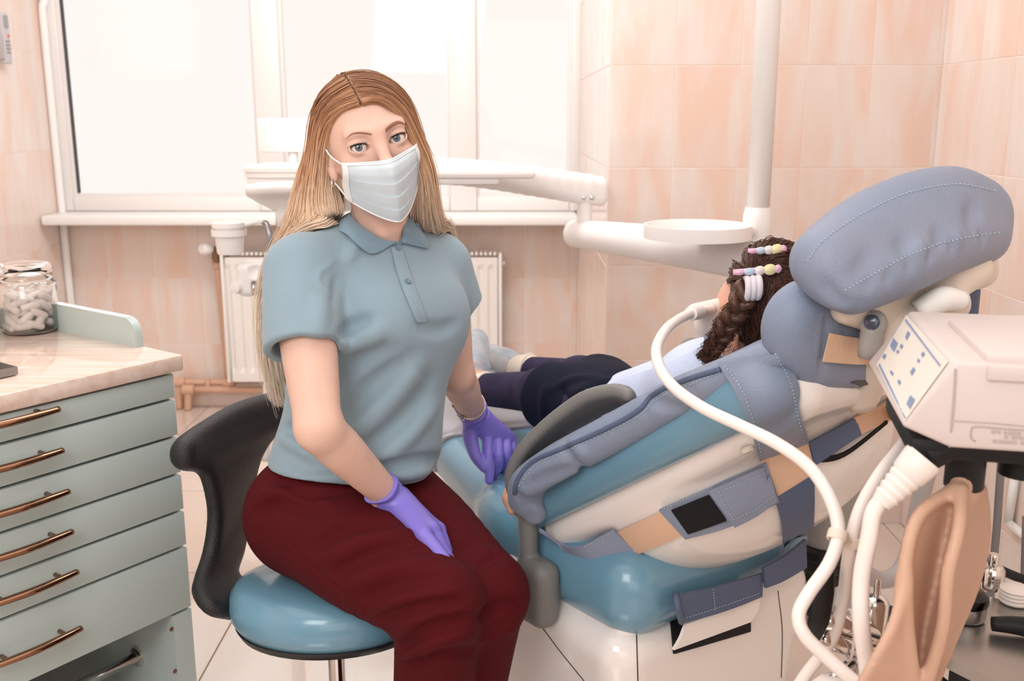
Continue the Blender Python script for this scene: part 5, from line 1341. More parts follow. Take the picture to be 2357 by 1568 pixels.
# nose mask on the child
M_hose = mat('white_silicone', (244, 232, 224), .35, sss=0)
nm = W(1625, 728, 1.70)
mk_ = thing('nasal_mask', nm, 'white nasal mask on the child\'s face at the end of the hose', 'nasal mask')
Fm = Field(tuple(nm - V3(.08, .08, .08)), tuple(nm + V3(.08, .08, .08)), .0035)
Fm.ell(nm + V3(.008, .0, -.004), (.022, .03, .026), k=.01); Fm.cone(W(1600, 718, 1.66), W(1655, 706, 1.69), .0145, .0150, k=.012); Fm.ell(W(1618, 752, 1.70), (.014, .02, .018), k=.015)
Fm.mesh('mask_body', M_hose, mk_)
# ================================================================== inhalation unit in the right foreground
M_case = mat('case_white', (216, 202, 196), .45, bump=.02); M_panel = mat('panel_cream', (236, 226, 214), .4); M_blue = mat('print_blue', (132, 148, 180), .5); M_gline = mat('case_seam', (186, 168, 164), .6)
u_ = V3(.978, -.21, 0).normalized(); v_ = V3(.21, .978, 0).normalized(); b_ = W(2199, 833, .98)
prof = [(0, 0), (-.046, b_.z * 0 + (W(2081, 988, .98).z - b_.z)), (.004, W(2186, 1032, .98).z - b_.z), (.45, W(2186, 1032, .98).z - b_.z), (.45, 0)]
unit = thing('gas_control_unit', b_ + u_ * .2, 'white control box with slanted cream display panel over a tan bag, right foreground', 'control unit')
bm = bmesh.new(); vn = [bm.verts.new(b_ + u_ * p[0] + V3(0, 0, p[1])) for p in prof]; vf = [bm.verts.new(b_ + u_ * p[0] + V3(0, 0, p[1]) + v_ * .276) for p in prof]; n = len(prof)
bm.faces.new(vn); bm.faces.new(vf[::-1])
for i in range(n): bm.faces.new((vn[i], vf[i], vf[(i + 1) % n], vn[(i + 1) % n]))
bmesh.ops.recalc_face_normals(bm, faces=bm.faces); bmesh.ops.bevel(bm, geom=list(bm.edges), offset=.005, segments=3, profile=.5, affect='EDGES')
case = from_bm('housing', bm, M_case, unit, autosmooth=30); bv_case = bvh_of(case)
pnl = lay('display_panel', bv_case, [(2090, 728), (2185, 834)], [(2022, 842), (2085, 970)], .0015, M_panel, unit, n=10, k=10, off=.0012, fallback=1.1); bv_pn = bvh_of(pnl)
def mark(q, m=M_blue, par=pnl, bv=bv_pn, nm='marking', off=.0006):
    e1, e2 = q[:2], q[2:]; return lay(nm, bv, e1, e2, .0005, m, par, n=4, k=3, off=off, fallback=1.1)
mark([(2086, 735), (2166, 841), (2084, 738), (2164, 844)]); mark([(2026, 838), (2086, 962), (2023, 841), (2083, 964)])
for q in ([(2058, 779), (2067, 791), (2050, 797), (2059, 811)], [(2097, 911), (2107, 920), (2088, 931), (2096, 942)], [(2091, 763), (2096, 768), (2085, 777), (2089, 783)], [(2076, 792), (2080, 797), (2072, 799), (2076, 804)], [(2068, 806), (2071, 810), (2064, 811), (2067, 815)],
          [(2126, 810), (2130, 815), (2121, 818), (2125, 823)], [(2115, 826), (2119, 831), (2112, 832), (2116, 836)], [(2104, 846), (2108, 851), (2096, 858), (2100, 865)], [(2037, 815), (2041, 819), (2032, 823), (2036, 828)], [(2052, 853), (2058, 860), (2050, 858), (2056, 866)],
          [(2070, 874), (2075, 880), (2067, 881), (2072, 887)]): mark(q)
lay('seam', bv_case, [(2197, 848), (2192, 930), (2183, 1028)], [(2202, 850), (2197, 930), (2188, 1030)], .0008, M_gline, unit, n=12, k=3, off=.0006, fallback=1.0)
lay('seam', bv_case, [(2197, 968), (2280, 973), (2357, 980), (2420, 986)], [(2197, 970), (2280, 975), (2357, 982), (2420, 988)], .0006, M_gline, unit, n=14, k=2, off=.0004, fallback=1.0)
box('lid_step', b_ + u_ * .24 + v_ * .10 + V3(0, 0, .0015), (.42, .19, .012), M_case, unit, rot=frame(u_, z=(0, 0, 1)), bev=.003)
box('lid_lip', b_ + u_ * .24 - v_ * .002 + V3(0, 0, -.009), (.42, .006, .016), M_case, unit, rot=frame(u_, z=(0, 0, 1)), bev=.002)
fr = [(2236, 982), (2440, 1000), (2440, 1030), (2242, 1016)]
P_ = [hit(bv_case, x, y, .0006, 1.0) for x, y in fr]
pl2 = tube('label_frame', [hit(bv_case, x, y, .0005, 1.0) for x, y in [(2245, 1016), (2236, 1010), (2234, 998), (2237, 986), (2246, 982), (2300, 986), (2380, 992), (2440, 997)]], .0008, M_gline, unit, seg=5, n=40)
rr = random.Random(4)
for row, (x0, y0) in enumerate([(2282, 990), (2312, 1002), (2285, 1012)]):
    x = x0
    while x < 2430:
        w_ = rr.choice([7, 9, 12, 6]); y = y0 + (x - x0) * .07; mark([(x, y), (x + w_, y + .5), (x, y + 7), (x + w_, y + 7.5)], M_gline, unit, bv_case, 'print', .0005); x += w_ + rr.choice([3, 4, 9])
M_rub = mat('black_rubber', (16, 16, 18), .55)
ub = b_ + V3(0, 0, W(2186, 1032, .98).z - b_.z)
box('mount_plate', ub + u_ * .19 + v_ * .12 + V3(0, 0, -.012), (.44, .18, .024), M_rub, unit, rot=frame(u_, z=(0, 0, 1)), bev=.006)
hb = W(2128, 1042, 1.03); tube('mount_lug', [ub + u_ * .02 + v_ * .05 + V3(0, 0, -.006), hb], [.018, .021], M_rub, unit, n=8)
nkp = W(2222, 1075, 1.05); lathe('bag_socket', [(0, .03), (.021, .03), (.021, -.022), (.0195, -.024), (0, -.024)], M_rub, unit, c=nkp, seg=24)
nk2 = W(2352, 1080, 1.05); lathe('side_socket', [(0, .02), (.024, .02), (.024, -.006), (0, -.006)], M_rub, unit, c=nk2, seg=24)
# breathing bag
M_bag = mat('tan_rubber', (204, 164, 140), .5, sss=0, bump=.05)
bag = thing('breathing_bag', nkp + V3(0, 0, -.03), 'limp tan rubber breathing bag hanging below the white control box', 'breathing bag')
Bg = Field((.26, .78, .40), (.66, 1.22, 1.02), .004)
axl = [W(2222, 1112, 1.05), W(2192, 1240, 1.05), W(2168, 1345, 1.05), W(2125, 1460, 1.05), W(2104, 1620, 1.06)]
lf = [W(2190, 1128, 1.03), W(2112, 1190, 1.0), W(2082, 1310, .98), W(2083, 1430, .97), W(2095, 1540, .97), W(2098, 1640, .98)]
rt = [W(2258, 1126, 1.07), W(2266, 1190, 1.11), W(2264, 1260, 1.13), W(2238, 1360, 1.14), W(2192, 1470, 1.13), W(2130, 1620, 1.12)]
ft = [W(2214, 1128, 1.02), W(2206, 1220, .985), W(2182, 1320, .97), W(2172, 1430, .965), W(2150, 1520, .97), W(2110, 1640, .98)]
ribbon(Bg, [W(2083, 1330, .98), W(2084, 1430, .97), W(2096, 1540, .97), W(2099, 1640, .98)], [W(2080, 1352, .975), W(2052, 1445, .95), W(2000, 1540, .94), W(1945, 1640, .94)], .0045, m=8, k=.010)
axl6 = [Vector(p) for p in catmull(axl, 6)]
for e in (lf, rt, ft):
    ribbon(Bg, axl6, e, .0042, m=12, k=.014); Bg.chain(e, [.006] * 6, k=.006)
Bg.cone(W(2222, 1085, 1.05), W(2222, 1128, 1.05), .0185, .0165, k=.012)
Bg.mesh('bag_body', M_bag, bag)
# hoses
hs = thing('breathing_hose', W(1515, 800, 1.42), 'long white hose looping from the child\'s nasal mask across the chair back', 'hose')
hA = [W(1640, 712, 1.665), W(1590, 722, 1.60), W(1540, 752, 1.50), (W(1512, 800, 1.42)), W(1520, 850, 1.36), W(1555, 895, 1.31), W(1620, 940, 1.25), W(1700, 978, 1.20), W(1790, 1022, 1.16), W(1865, 1078, 1.13), W(1912, 1150, 1.10), W(1930, 1225, 1.08), (W(1910, 1295, 1.06)), W(1862, 1365, 1.05), W(1838, 1415, 1.04), W(1852, 1462, 1.03), W(1905, 1515, 1.02), W(1990, 1590, 1.0), W(2060, 1650, 1.0)]
tube('hose_tube', hA, [.0080, .0080, .0080, .0080], M_hose, hs, seg=14, n=140)
lathe('hose_cuff', [(0, -.0), (.0115, 0), (.0125, .01), (.0125, .03), (0, .03)], M_hose, hs, c=hA[1], axis=hA[0] - hA[1], seg=18)
h2 = thing('supply_hose', W(1960, 1250, 1.1), 'white hose running down from behind the control box', 'hose')
hB = [W(2120, 960, 1.22), W(2085, 1015, 1.18), W(2030, 1085, 1.13), W(1985, 1160, 1.11), (W(1962, 1230, 1.10)), W(1952, 1290, 1.10), W(1940, 1380, 1.12), W(1915, 1470, 1.13), W(1850, 1560, 1.14), W(1800, 1640, 1.14)]
tube('hose_tube', hB, .0078, M_hose, h2, seg=14, n=90)
h3 = thing('corrugated_hose', W(2000, 1300, 1.0), 'white hose with ribbed flared end plugged under the control box', 'hose')
cf = W(2128, 1052, 1.02); ce = W(2028, 1158, 1.02)
dv = (ce - cf).normalized(); Lc = (ce - cf).length
tube('hose_tube', [ce - dv * .02, ce + dv * .01, W(2000, 1240, 1.015), W(1983, 1330, 1.01), W(1982, 1430, 1.0), W(1995, 1530, 1.0), W(2010, 1640, 1.0)], .0092, M_hose, h3, seg=14, n=60)
pr = [(0, 0), (.0205, 0), (.0215, .004), (.019, Lc * .38)]
for i in range(4): z = Lc * (.42 + .13 * i); r_ = .0165 - .0012 * i; pr += [(r_, z), (r_ + .0016, z + Lc * .045), (r_, z + Lc * .09)]
pr += [(.0112, Lc), (0, Lc)]
lathe('ribbed_cuff', pr, M_hose, h3, c=cf, axis=dv, seg=28, sharp=50)
M_clipm = mat('cream_clip', (232, 214, 198), .45)
hc = thing('hose_clip', W(1945, 1240, 1.09), 'double ring clip holding the two white hoses together', 'clip')
for (x, y, Y, d_) in ((1928, 1234, 1.08, hA[12] - hA[11]), (1961, 1246, 1.10, hB[5] - hB[4])):
    lathe('ring', [(.0082, -.006), (.0115, -.006), (.0120, -.004), (.0120, .004), (.0115, .006), (.0082, .006), (.0082, -.006)], M_clipm, hc, c=W(x, y, Y), axis=d_, seg=24)
box('bridge', W(1946, 1240, 1.088), (.012, .010, .007), M_clipm, hc, bev=.002)
# stand: chrome cross tubes, clamp lever, columns, tray
st_ = thing('inhalation_stand', W(2060, 1480, 1.2), 'chrome stand with clamp tubes and grey tray at lower right corner', 'equipment stand')
M_steel = mat('brushed_steel', (176, 172, 168), .28, metal=.9)
ca, cb = W(1898, 1424, 1.13), W(2080, 1478, 1.22)
tube('cross_tube', [ca, cb], .0125, M_chrome, st_, seg=18, n=4); tube('cross_tube', [ca + V3(-.004, 0, -.026), cb + V3(-.004, 0, -.026)], .0125, M_chrome, st_, seg=18, n=4)
tube('cable_tie', [ca.lerp(cb, .30) + V3(0, math.cos(x) * .019, math.sin(x) * .034 - .013) for x in np.linspace(0, 6.283, 18)], .0022, M_hose, st_, seg=6, n=40)
tube('clamp_lever', [W(1904, 1305, 1.10), W(1897, 1360, 1.10), W(1884, 1430, 1.10), W(1868, 1478, 1.11)], [.010, .013, .0135, .009], M_rub, st_, seg=8, n=20, flat=.7, up=(0, -1, 0))
tube('lever_screw', [W(1895, 1393, 1.11), W(1922, 1400, 1.13)], .0045, M_chrome, st_, n=4)
lathe('knob_column', [(0, -.06), (.017, -.06), (.017, -.01), (.014, -.004), (.009, 0), (.0045, .002), (.0045, .020), (.003, .024), (0, .024)], M_chrome, st_, c=W(2018, 1372, 1.19), seg=24)
box('clamp_block', W(2040, 1455, 1.22), (.07, .05, .045), M_rub, st_, rot=rotz(.5), bev=.006)
box('clamp_plate', W(1960, 1385, 1.25), (.07, .07, .012), M_mgrey, st_, rot=rotz(.5), bev=.003)
dm = W(1925, 1590, 1.10); lathe('white_dome', [(0, -.10), (.040, -.10), (.042, -.03), (.036, -.005), (.022, .012), (0, .018)], M_hose, st_, c=dm, seg=28)
tube('dome_arm', [dm + V3(0, 0, .01), cb + V3(-.06, 0, -.03)], .012, M_chrome, st_, n=4)
tray_c = WZ(2330, 1500, .60)
tp = [WZ(2168, 1505, .60), WZ(2230, 1360, .60), WZ(2480, 1430, .60), WZ(2480, 1660, .60)]
bm = bmesh.new(); vs = [bm.verts.new(p) for p in tp]; f_ = bm.faces.new(vs); r_ = bmesh.ops.extrude_face_region(bm, geom=[f_])
for v in r_['geom']:
    if isinstance(v, bmesh.types.BMVert): v.co.z -= .018
from_bm('tray', bm, M_steel, st_)
bm = bmesh.new(); vs = [bm.verts.new(p + V3(.01, -.005, -.019)) for p in tp]; f_ = bm.faces.new(vs); r_ = bmesh.ops.extrude_face_region(bm, geom=[f_])
for v in r_['geom']:
    if isinstance(v, bmesh.types.BMVert): v.co.z -= .10
from_bm('tray_body', bm, M_rub, st_)
pc_ = tp[0].lerp(tp[2], .45)
tube('stand_pole', [V3(pc_.x, pc_.y, .49), V3(pc_.x, pc_.y, .05)], .018, M_chrome, st_, n=3)
tube('cross_post', [cb + V3(-.004, 0, -.013), V3(pc_.x, pc_.y, .46)], .010, M_chrome, st_, n=3)
for i in range(4):
    a = R(45 + 90 * i); tube('foot', [V3(pc_.x, pc_.y, .06), V3(pc_.x + .2 * math.cos(a), pc_.y + .2 * math.sin(a), .022)], [.018, .013], M_blackp, st_, n=4)
    lathe('caster', [(0, -.012), (.02, -.012), (.022, 0), (.02, .012), (0, .012)], M_blackp, st_, c=(pc_.x + .2 * math.cos(a), pc_.y + .2 * math.sin(a), .022), axis=(-math.sin(a), math.cos(a), 0), seg=14)
M_clear = mat('clear_glass', (250, 248, 246), .03, trans=1.0, ior=1.45)
def small(nm, lab, cat, px, py, Z, prof, m, parts=()):
    c = WZ(px, py, Z); t = thing(nm, c, lab, cat); lathe(parts[0] if parts else 'body', prof, m, t, c=c, seg=28); return t, c
t, c = small('steel_vial', 'tall chrome bottle with narrow neck at the back of the grey tray', 'bottle', 2280, 1352, .602, [(0, 0), (.018, 0), (.0185, .004), (.0185, .030), (.015, .036), (.008, .038), (.008, .052), (.0065, .056), (0, .056)], M_chrome, ('bottle_body',))
t, c = small('flow_jar', 'round steel-banded glass jar on the grey tray beside the tan bag', 'jar', 2222, 1420, .602, [(0, 0), (.026, 0), (.028, .004), (.028, .022), (0, .022)], M_steel, ('band',))
lathe('glass_dome', [(.028, .022), (.030, .026), (.029, .036), (.020, .044), (0, .046)], M_clear, t, c=c, seg=28)
t, c = small('filter_cap', 'white ribbed cap lying at the right edge behind the grey tray', 'cap', 2335, 1385, .602, [(0, 0)] + [(.021 + .0015 * (i % 2), .003 * i) for i in range(8)] + [(.015, .026), (0, .027)], M_hose, ('cap_body',))
bx = WZ(2345, 1462, .602); t = thing('black_clamp', bx, 'black rubber clamp lying on the grey tray at the right edge', 'clamp')
tube('clamp_body', [bx + V3(-.035, .01, .012), bx + V3(0, 0, .014), bx + V3(.05, -.02, .012)], [.010, .014, .012], M_rub, t, n=14)
# cables behind the tray
for i, pts in enumerate(([(2262, 1290), (2320, 1320), (2400, 1350)], [(2255, 1300), (2300, 1350), (2400, 1400)])):
    t = tube('power_cable', [W(x, y, 1.55 + .05 * i) for x, y in pts], .008, M_rub, None, n=20); tag(t, ['upper black cable behind the tray at the right edge', 'lower black cable drooping behind the tray at right'][i], 'cable')
# pipes of the wall side
M_gpipe = mat('grey_pipe', (190, 184, 182), .35)
gp = thing('drain_pipe', W(2060, 1330, 2.2), 'pale grey drain pipe bending in a U beside the dental chair', 'pipe')
tube('pipe_bend', [W(2150, 1040, 2.25), W(2128, 1110, 2.25), W(2105, 1215, 2.24), W(2088, 1285, 2.22), W(2062, 1325, 2.2), W(2025, 1335, 2.18), W(1990, 1318, 2.16), W(1960, 1290, 2.15)], .021, M_gpipe, gp, seg=14, n=50)
tube('pipe_drop', [W(2150, 1040, 2.25), W(2165, 960, 2.26)], .021, M_gpipe, gp, seg=14, n=4)
for i, (x0, y0, x1, y1, Y) in enumerate(((2306, 1040, 2284, 1330, 1.7), (2362, 1190, 2352, 1400, 1.7))):
    t = tube('grey_rod', [W(x0, y0, Y), W(x1, y1, Y), V3(W(x1, y1, Y).x - .0, Y, 0.0)], .007, mat('rod_grey', (128, 124, 124), .4), None, seg=10, n=10)
    tag(t, ['slim grey rod standing behind the tray left of the white duct', 'slim grey rod at the right edge of the picture'][i], 'rod')
t = thing('wall_duct', V3(XR, 2.0, .8), 'white plastic duct turning a corner low on the right tiled wall', 'duct')
dz = W(2340, 1225, 2.3)
yA = 2.32; zA = CAM_H + (XR) * 0
def onR(px, py): d_ = ray(px, py); return CAMP + d_ * ((XR - .012) / d_.x)
q0, q1, q2 = onR(2338, 1095), onR(2322, 1205), onR(2390, 1260)
tube('duct_upright', [q0, q1], .014, M_white, t, seg=4, n=3); tube('duct_run', [q1, q2], .014, M_white, t, seg=4, n=3)
# ================================================================== drawer cabinet on the left
Kc = V3(-.68, 1.944, 0); pd = V3(.585, .811, 0).normalized(); qd = V3(-.811, .585, 0).normalized(); nd_ = V3(.811, -.585, 0)
M_mint = mat('mint_laminate', (184, 196, 192), .38, spec=.4, bump=.01)
M_edge = mat('white_edge', (236, 232, 226), .4)
def wood_mat():
    m = mat('pale_wood', (232, 212, 200), .07, spec=.9, c2=(218, 190, 172), vscale=3.0, stretch=(9, 9, 9)); nt = m.node_tree
    mp = [n for n in nt.nodes if n.type == 'MAPPING'][0]; mp.inputs['Rotation'].default_value = (0, 0, -math.atan2(pd.y, pd.x)); mp.inputs['Scale'].default_value = (1.2, 16, 16); return m
M_wood = wood_mat()
def CB_(u, v, z): return Kc + pd * u + qd * v + V3(0, 0, z)      # u: along the front (0 at the right end, negative to the left), v: depth
RC = frame(pd, z=(0, 0, 1))
cab = thing('drawer_cabinet', CB_(-.3, .25, 0), 'mint green drawer cabinet with bowed bronze handles at the left edge', 'cabinet')
def cbox(name, u0, u1, v0, v1, z0, z1, m, parent=cab, bev=0): return box(name, CB_((u0 + u1) / 2, (v0 + v1) / 2, (z0 + z1) / 2), (abs(u1 - u0), abs(v1 - v0), abs(z1 - z0)), m, parent, rot=RC, bev=bev)
Zk = lambda px, py: W(px, py, 1.944).z
Zs = [.815, Zk(372, 918), Zk(380, 1004), Zk(388, 1090), Zk(392, 1174), Zk(398, 1256), Zk(411, 1398)]
ctop = cbox('worktop', -.75, .018, -.012, .56, .818, .852, M_wood, bev=.006)
cbox('carcass', -.74, -.0, .020, .54, Zs[6] + .01, .818, M_mint)
cbox('upstand', -.004, .016, .115, .56, .852, .905, M_mint) if False else None
# side upstand with a rounded front corner
pr = [(.115, .852), (.56, .852), (.56, .912), (.150, .912)] + [(.150 - .035 * math.sin(a), .877 + .035 * math.cos(a)) for a in np.linspace(.2, 1.57, 7)]
V = [CB_(u, v, z) for u in (-.004, .014) for v, z in pr]; n = len(pr)
F = [tuple(range(n)), tuple(range(2 * n - 1, n - 1, -1))] + [(i, (i + 1) % n, n + (i + 1) % n, n + i) for i in range(n)]
bm = bmesh.new(); vs = [bm.verts.new(v) for v in V]; [bm.faces.new([vs[i] for i in f]) for f in F]; from_bm('side_upstand', bm, M_mint, cab, autosmooth=30)
cbox('upstand_edge', -.004, .014, .15, .56, .912, .9125, M_edge)
cbox('back_upstand', -.75, -.004, .545, .56, .852, .905, M_mint)
M_bronze = mat('bronze_chrome', (150, 112, 88), .12, metal=1.0)
for i in range(6):
    z0, z1 = Zs[i + 1] + .004, Zs[i] - (.0 if i == 0 else .0)
    dr = cbox('drawer', -.735, -.002, -.001, .020, z0, z1 - .002, M_mint, bev=.0012)
    cbox('drawer_edge', -.003, -.0005, .0, .019, z0, z1 - .002, M_edge, dr)
    # handle: right end as seen
    hx, hy = [(118, 937), (127, 1031), (141, 1125), (149, 1217), (161, 1309), (170, 1438)][i]
    dry = ray(hx, hy); t_ = (Kc - CAMP).dot(nd_) / dry.dot(nd_); e = CAMP + dry * t_; off = nd_
    pts = [e + off * .024 - V3(0, 0, 0), e - pd * .03 + off * .028, e - pd * .085 + off * .032 , e - pd * .14 + off * .028, e - pd * .17 + off * .024]
    h_ = tube('handle', pts, [.0070, .0082, .0088, .0082, .0070], M_bronze, dr, seg=12, n=28, flat=.8, up=(0, 0, 1))
    for f_ in (.030, .140): tube('handle_post', [e - pd * f_ + off * .028, e - pd * f_], .0042, M_bronze, dr, seg=10, n=3)
zb = Zs[6]
cbox('right_leg', -.046, -.001, .0, .54, .0, zb - .002, M_mint); cbox('left_leg', -.74, -.70, .0, .54, .0, zb - .002, M_mint)
cbox('rear_board', -.70, -.046, .50, .52, .06, zb, mat('grey_board', (120, 118, 116), .6))
cbox('low_shelf', -.70, -.046, .04, .50, .055, .075, M_edge)
cbox('under_board', -.74, -.0, .02, .54, zb - .0, zb + .012, M_dark)
for y in (1448, 1545):
    dry = ray(394 if y < 1500 else 402, y); t_ = (Kc - CAMP).dot(nd_) / dry.dot(nd_); e = CAMP + dry * t_
    lathe('screw', [(.0, .0), (.0045, .0), (.005, .0008), (.002, .0012), (0, .0004)], M_bronze, cab, c=e + nd_ * .0005, axis=nd_, seg=14)
ra = CB_(-.046, .14, .16); tube('chrome_rail', [ra, CB_(-.70, .14, .16)], .012, M_chrome, cab, seg=14, n=3); lathe('rail_flange', [(0, 0), (.022, 0), (.022, .006), (.014, .010), (0, .010)], M_chrome, cab, c=ra, axis=-pd, seg=20)
# jar with cotton rolls
jc = WZ(72, 762, .852)
jar = thing('glass_jar', jc, 'clear lidded glass jar of cotton rolls on the wooden worktop', 'jar')
jr = .0605; jh = .128
lathe('jar_body', [(0, .004), (jr * .9, .004), (jr * .95, .010), (jr * .95, jh * .84), (jr * .84, jh * .93), (jr * .84, jh), (jr * .89, jh), (jr * .90, jh * .95), (jr * .92, jh * .925), (jr * .90, jh * .90), (jr * 1.0, jh * .86), (jr, jh * .80), (jr, .012), (jr * .95, .002), (jr * .88, 0), (0, 0)], M_clear, jar, c=jc, seg=56, sharp=70)
lathe('lid', [(0, jh + .010), (jr * .80, jh + .010), (jr * .84, jh + .004), (jr * .88, jh + .003), (jr * .95, jh + .010), (jr * .93, jh + .017), (jr * .80, jh + .024), (0, jh + .025)], M_clear, jar, c=jc, seg=56, sharp=70)
M_cot = mat('cotton', (248, 240, 236), .95, sheen=.3, bump=.4, bscale=500)
V, F = lathe_geo([(0, -.020), (.004, -.0195), (.0072, -.0165), (.0084, -.010), (.0084, .010), (.0072, .0165), (.004, .0195), (0, .020)], seg=12)
cr0 = mk('cotton_roll', V, F, M_cot); tag(cr0, 'white cotton roll in the lidded glass jar', 'cotton roll', 'cotton rolls in the glass jar')
rj = random.Random(3); placed = []; k = 0; tries = 0
while len(placed) < 62 and tries < 60000:
    tries += 1
    ring = rj.random() < .75
    r_ = jr * .95 - .0095 - (0 if ring else rj.uniform(.012, .032)); a = rj.uniform(0, 6.283); lay_ = len(placed) / 62
    z = .012 + lay_ * .078 + rj.uniform(-.004, .004)
    tg = V3(-math.sin(a), math.cos(a), 0); ph = rj.uniform(-1.2, 1.2) if ring else rj.uniform(-.6, .6)
    d = (tg * math.cos(ph) + V3(0, 0, 1) * math.sin(ph)).normalized(); c = V3(r_ * math.cos(a) * .86, r_ * math.sin(a) * .86, z)
    ok = True
    for (c2, d2) in placed:
        if (c - c2).length < .0142: ok = False; break
    if not ok: continue
    if max((c + d * .018).xy.length, (c - d * .018).xy.length) > jr * .95 - .0072 or min((c + d * .019).z, (c - d * .019).z) < .010: continue
    placed.append((c, d))
for i, (c, d) in enumerate(placed):
    o = cr0 if i == 0 else cr0.copy()
    if i: COL.objects.link(o)
    o.matrix_world = Matrix.Translation(jc + c) @ d.to_track_quat('Z', 'Y').to_matrix().to_4x4()
# instruments at the left edge of the worktop
e = WZ(-14, 868, .853); tr_o = thing('steel_tray', e, 'small steel instrument tray at the left edge of the worktop', 'tray')
Fr_ = frame(pd, z=(0, 0, 1)); c0 = WZ(2, 852, .856) + qd * .0 - pd * .055 - qd * .02
box('tray_floor', c0, (.12, .06, .004), M_steel, tr_o, rot=Fr_, bev=.001)
for s_ in (-1, 1):
    box('tray_wall', c0 + qd * (.03 * s_) + V3(0, 0, .006), (.12, .002, .014), M_steel, tr_o, rot=Fr_); box('tray_wall', c0 + pd * (.06 * s_) + V3(0, 0, .006), (.002, .06, .014), M_steel, tr_o, rot=Fr_)
rg_ = W(-2, 621, 2.12)
sc_o = thing('forceps', rg_, 'steel forceps with a ring handle at the left edge beside the jar', 'forceps')
tube('finger_ring', [rg_ + V3(math.cos(x) * .010, 0, math.sin(x) * .012) for x in np.linspace(0, 6.283, 16)], .0026, M_chrome, sc_o, seg=8, n=36)
tube('shank', [rg_ + V3(-.006, 0, -.01), rg_ + V3(-.03, .005, -.09), rg_ + V3(-.05, .01, -.185)], .0026, M_chrome, sc_o, seg=8, n=16)
hold = rg_ + V3(-.05, .01, 0)
hz = thing('instrument_cup', (hold.x, hold.y, .852), 'white instrument cup holding steel forceps, just outside the left edge', 'cup')
lathe('cup_body', [(0, 0), (.022, 0), (.026, .075), (.024, .075), (.020, .004), (0, .004)], M_white, hz, c=(hold.x - .004, hold.y, .853), seg=24)
# ================================================================== dental delivery unit behind the chair
M_unit = mat('unit_white', (244, 238, 234), .3, spec=.5)
un = thing('dental_unit', V3(.6, 2.45, 0), 'white dental delivery unit: ceiling-high pole, jointed arms, round tray, instrument table', 'dental unit')
pt, pb_ = W(1768, 0, 2.45), W(1743, 540, 2.45); PX_, PY_ = (pt.x + pb_.x) / 2, 2.45
zt_ = W(1760, -300, 2.45).z; zh = W(1743, 505, 2.45).z; zl = W(1743, 600, 2.45).z
tube('pole', [V3(PX_, PY_, zh - .01), V3(PX_, PY_, 2.6)], .0285, M_unit, un, seg=24, n=3)
lathe('hub', [(0, zl - .10), (.036, zl - .10), (.036, zh - .045), (.0355, zh - .043), (.0355, zh - .041), (.036, zh - .039), (.034, zh + .01), (.0295, zh + .03), (0, zh + .03)], M_unit, un, c=(PX_, PY_, 0), seg=32)
tube('column', [V3(PX_, PY_, zl - .09), V3(PX_, PY_, .03)], .033, M_unit, un, seg=24, n=3)
lathe('floor_plate', [(0, 0), (.11, 0), (.11, .02), (.06, .03), (0, .03)], M_unit, un, c=(PX_, PY_, 0), seg=32)
e1 = W(1345, 540, 2.95); s1_ = V3(PX_, PY_, W(1735, 590, 2.45).z)
tube('lower_arm', [s1_ + (s1_ - e1).normalized() * .02, s1_.lerp(e1, .5), e1, e1 + (e1 - s1_).normalized() * .05], [.064, .056, .048, .040], M_unit, un, seg=20, n=30, flat=1.0, up=(0, 0, 1))
lathe('joint_post', [(0, -.05), (.022, -.05), (.022, .045), (.021, .05), (0, .05)], M_unit, un, c=W(1345, 500, 2.95), seg=20)
lathe('joint_pin', [(0, -.02), (.017, -.02), (.017, .03), (0, .03)], M_steel, un, c=W(1345, 470, 2.95), seg=20)
# spring arm
sa, sb = W(1392, 438, 2.96), W(985, 392, 2.72)
Fa2 = Field((-.6, 2.3, .85), (.5, 3.2, 1.45), .006)
ribbon(Fa2, [W(1380, 425, 2.96), W(1235, 405, 2.90), W(1100, 388, 2.82), W(960, 376, 2.74)], [W(1380, 456, 2.96), W(1235, 432, 2.90), W(1100, 412, 2.82), W(960, 402, 2.74)], [.024, .024, .022, .018], m=4, k=.01)
Fa2.mesh('spring_arm', M_unit, un)
for x in (1344, 1362): p = W(x, 455, 2.92); lathe('screw', [(0, 0), (.007, 0), (.006, .004), (0, .005)], M_steel, un, c=p, axis=(-.1, -1, .1), seg=14)
# round tray ring
tc_ = W(1605, 530, 2.40); rx_ = .128
ring = [(rx_ * .93, -.018), (rx_, -.018), (rx_ * 1.005, .0), (rx_, .014), (rx_ * .955, .014), (rx_ * .945, -.008), (0, -.008), (0, -.014), (rx_ * .93, -.014)]
lathe('round_tray', ring, M_unit, un, c=tc_, seg=64)
tube('tray_bracket', [tc_ + V3(rx_ * .9, .0, -.004), V3(PX_, PY_, tc_.z - .004)], .016, M_unit, un, n=4)
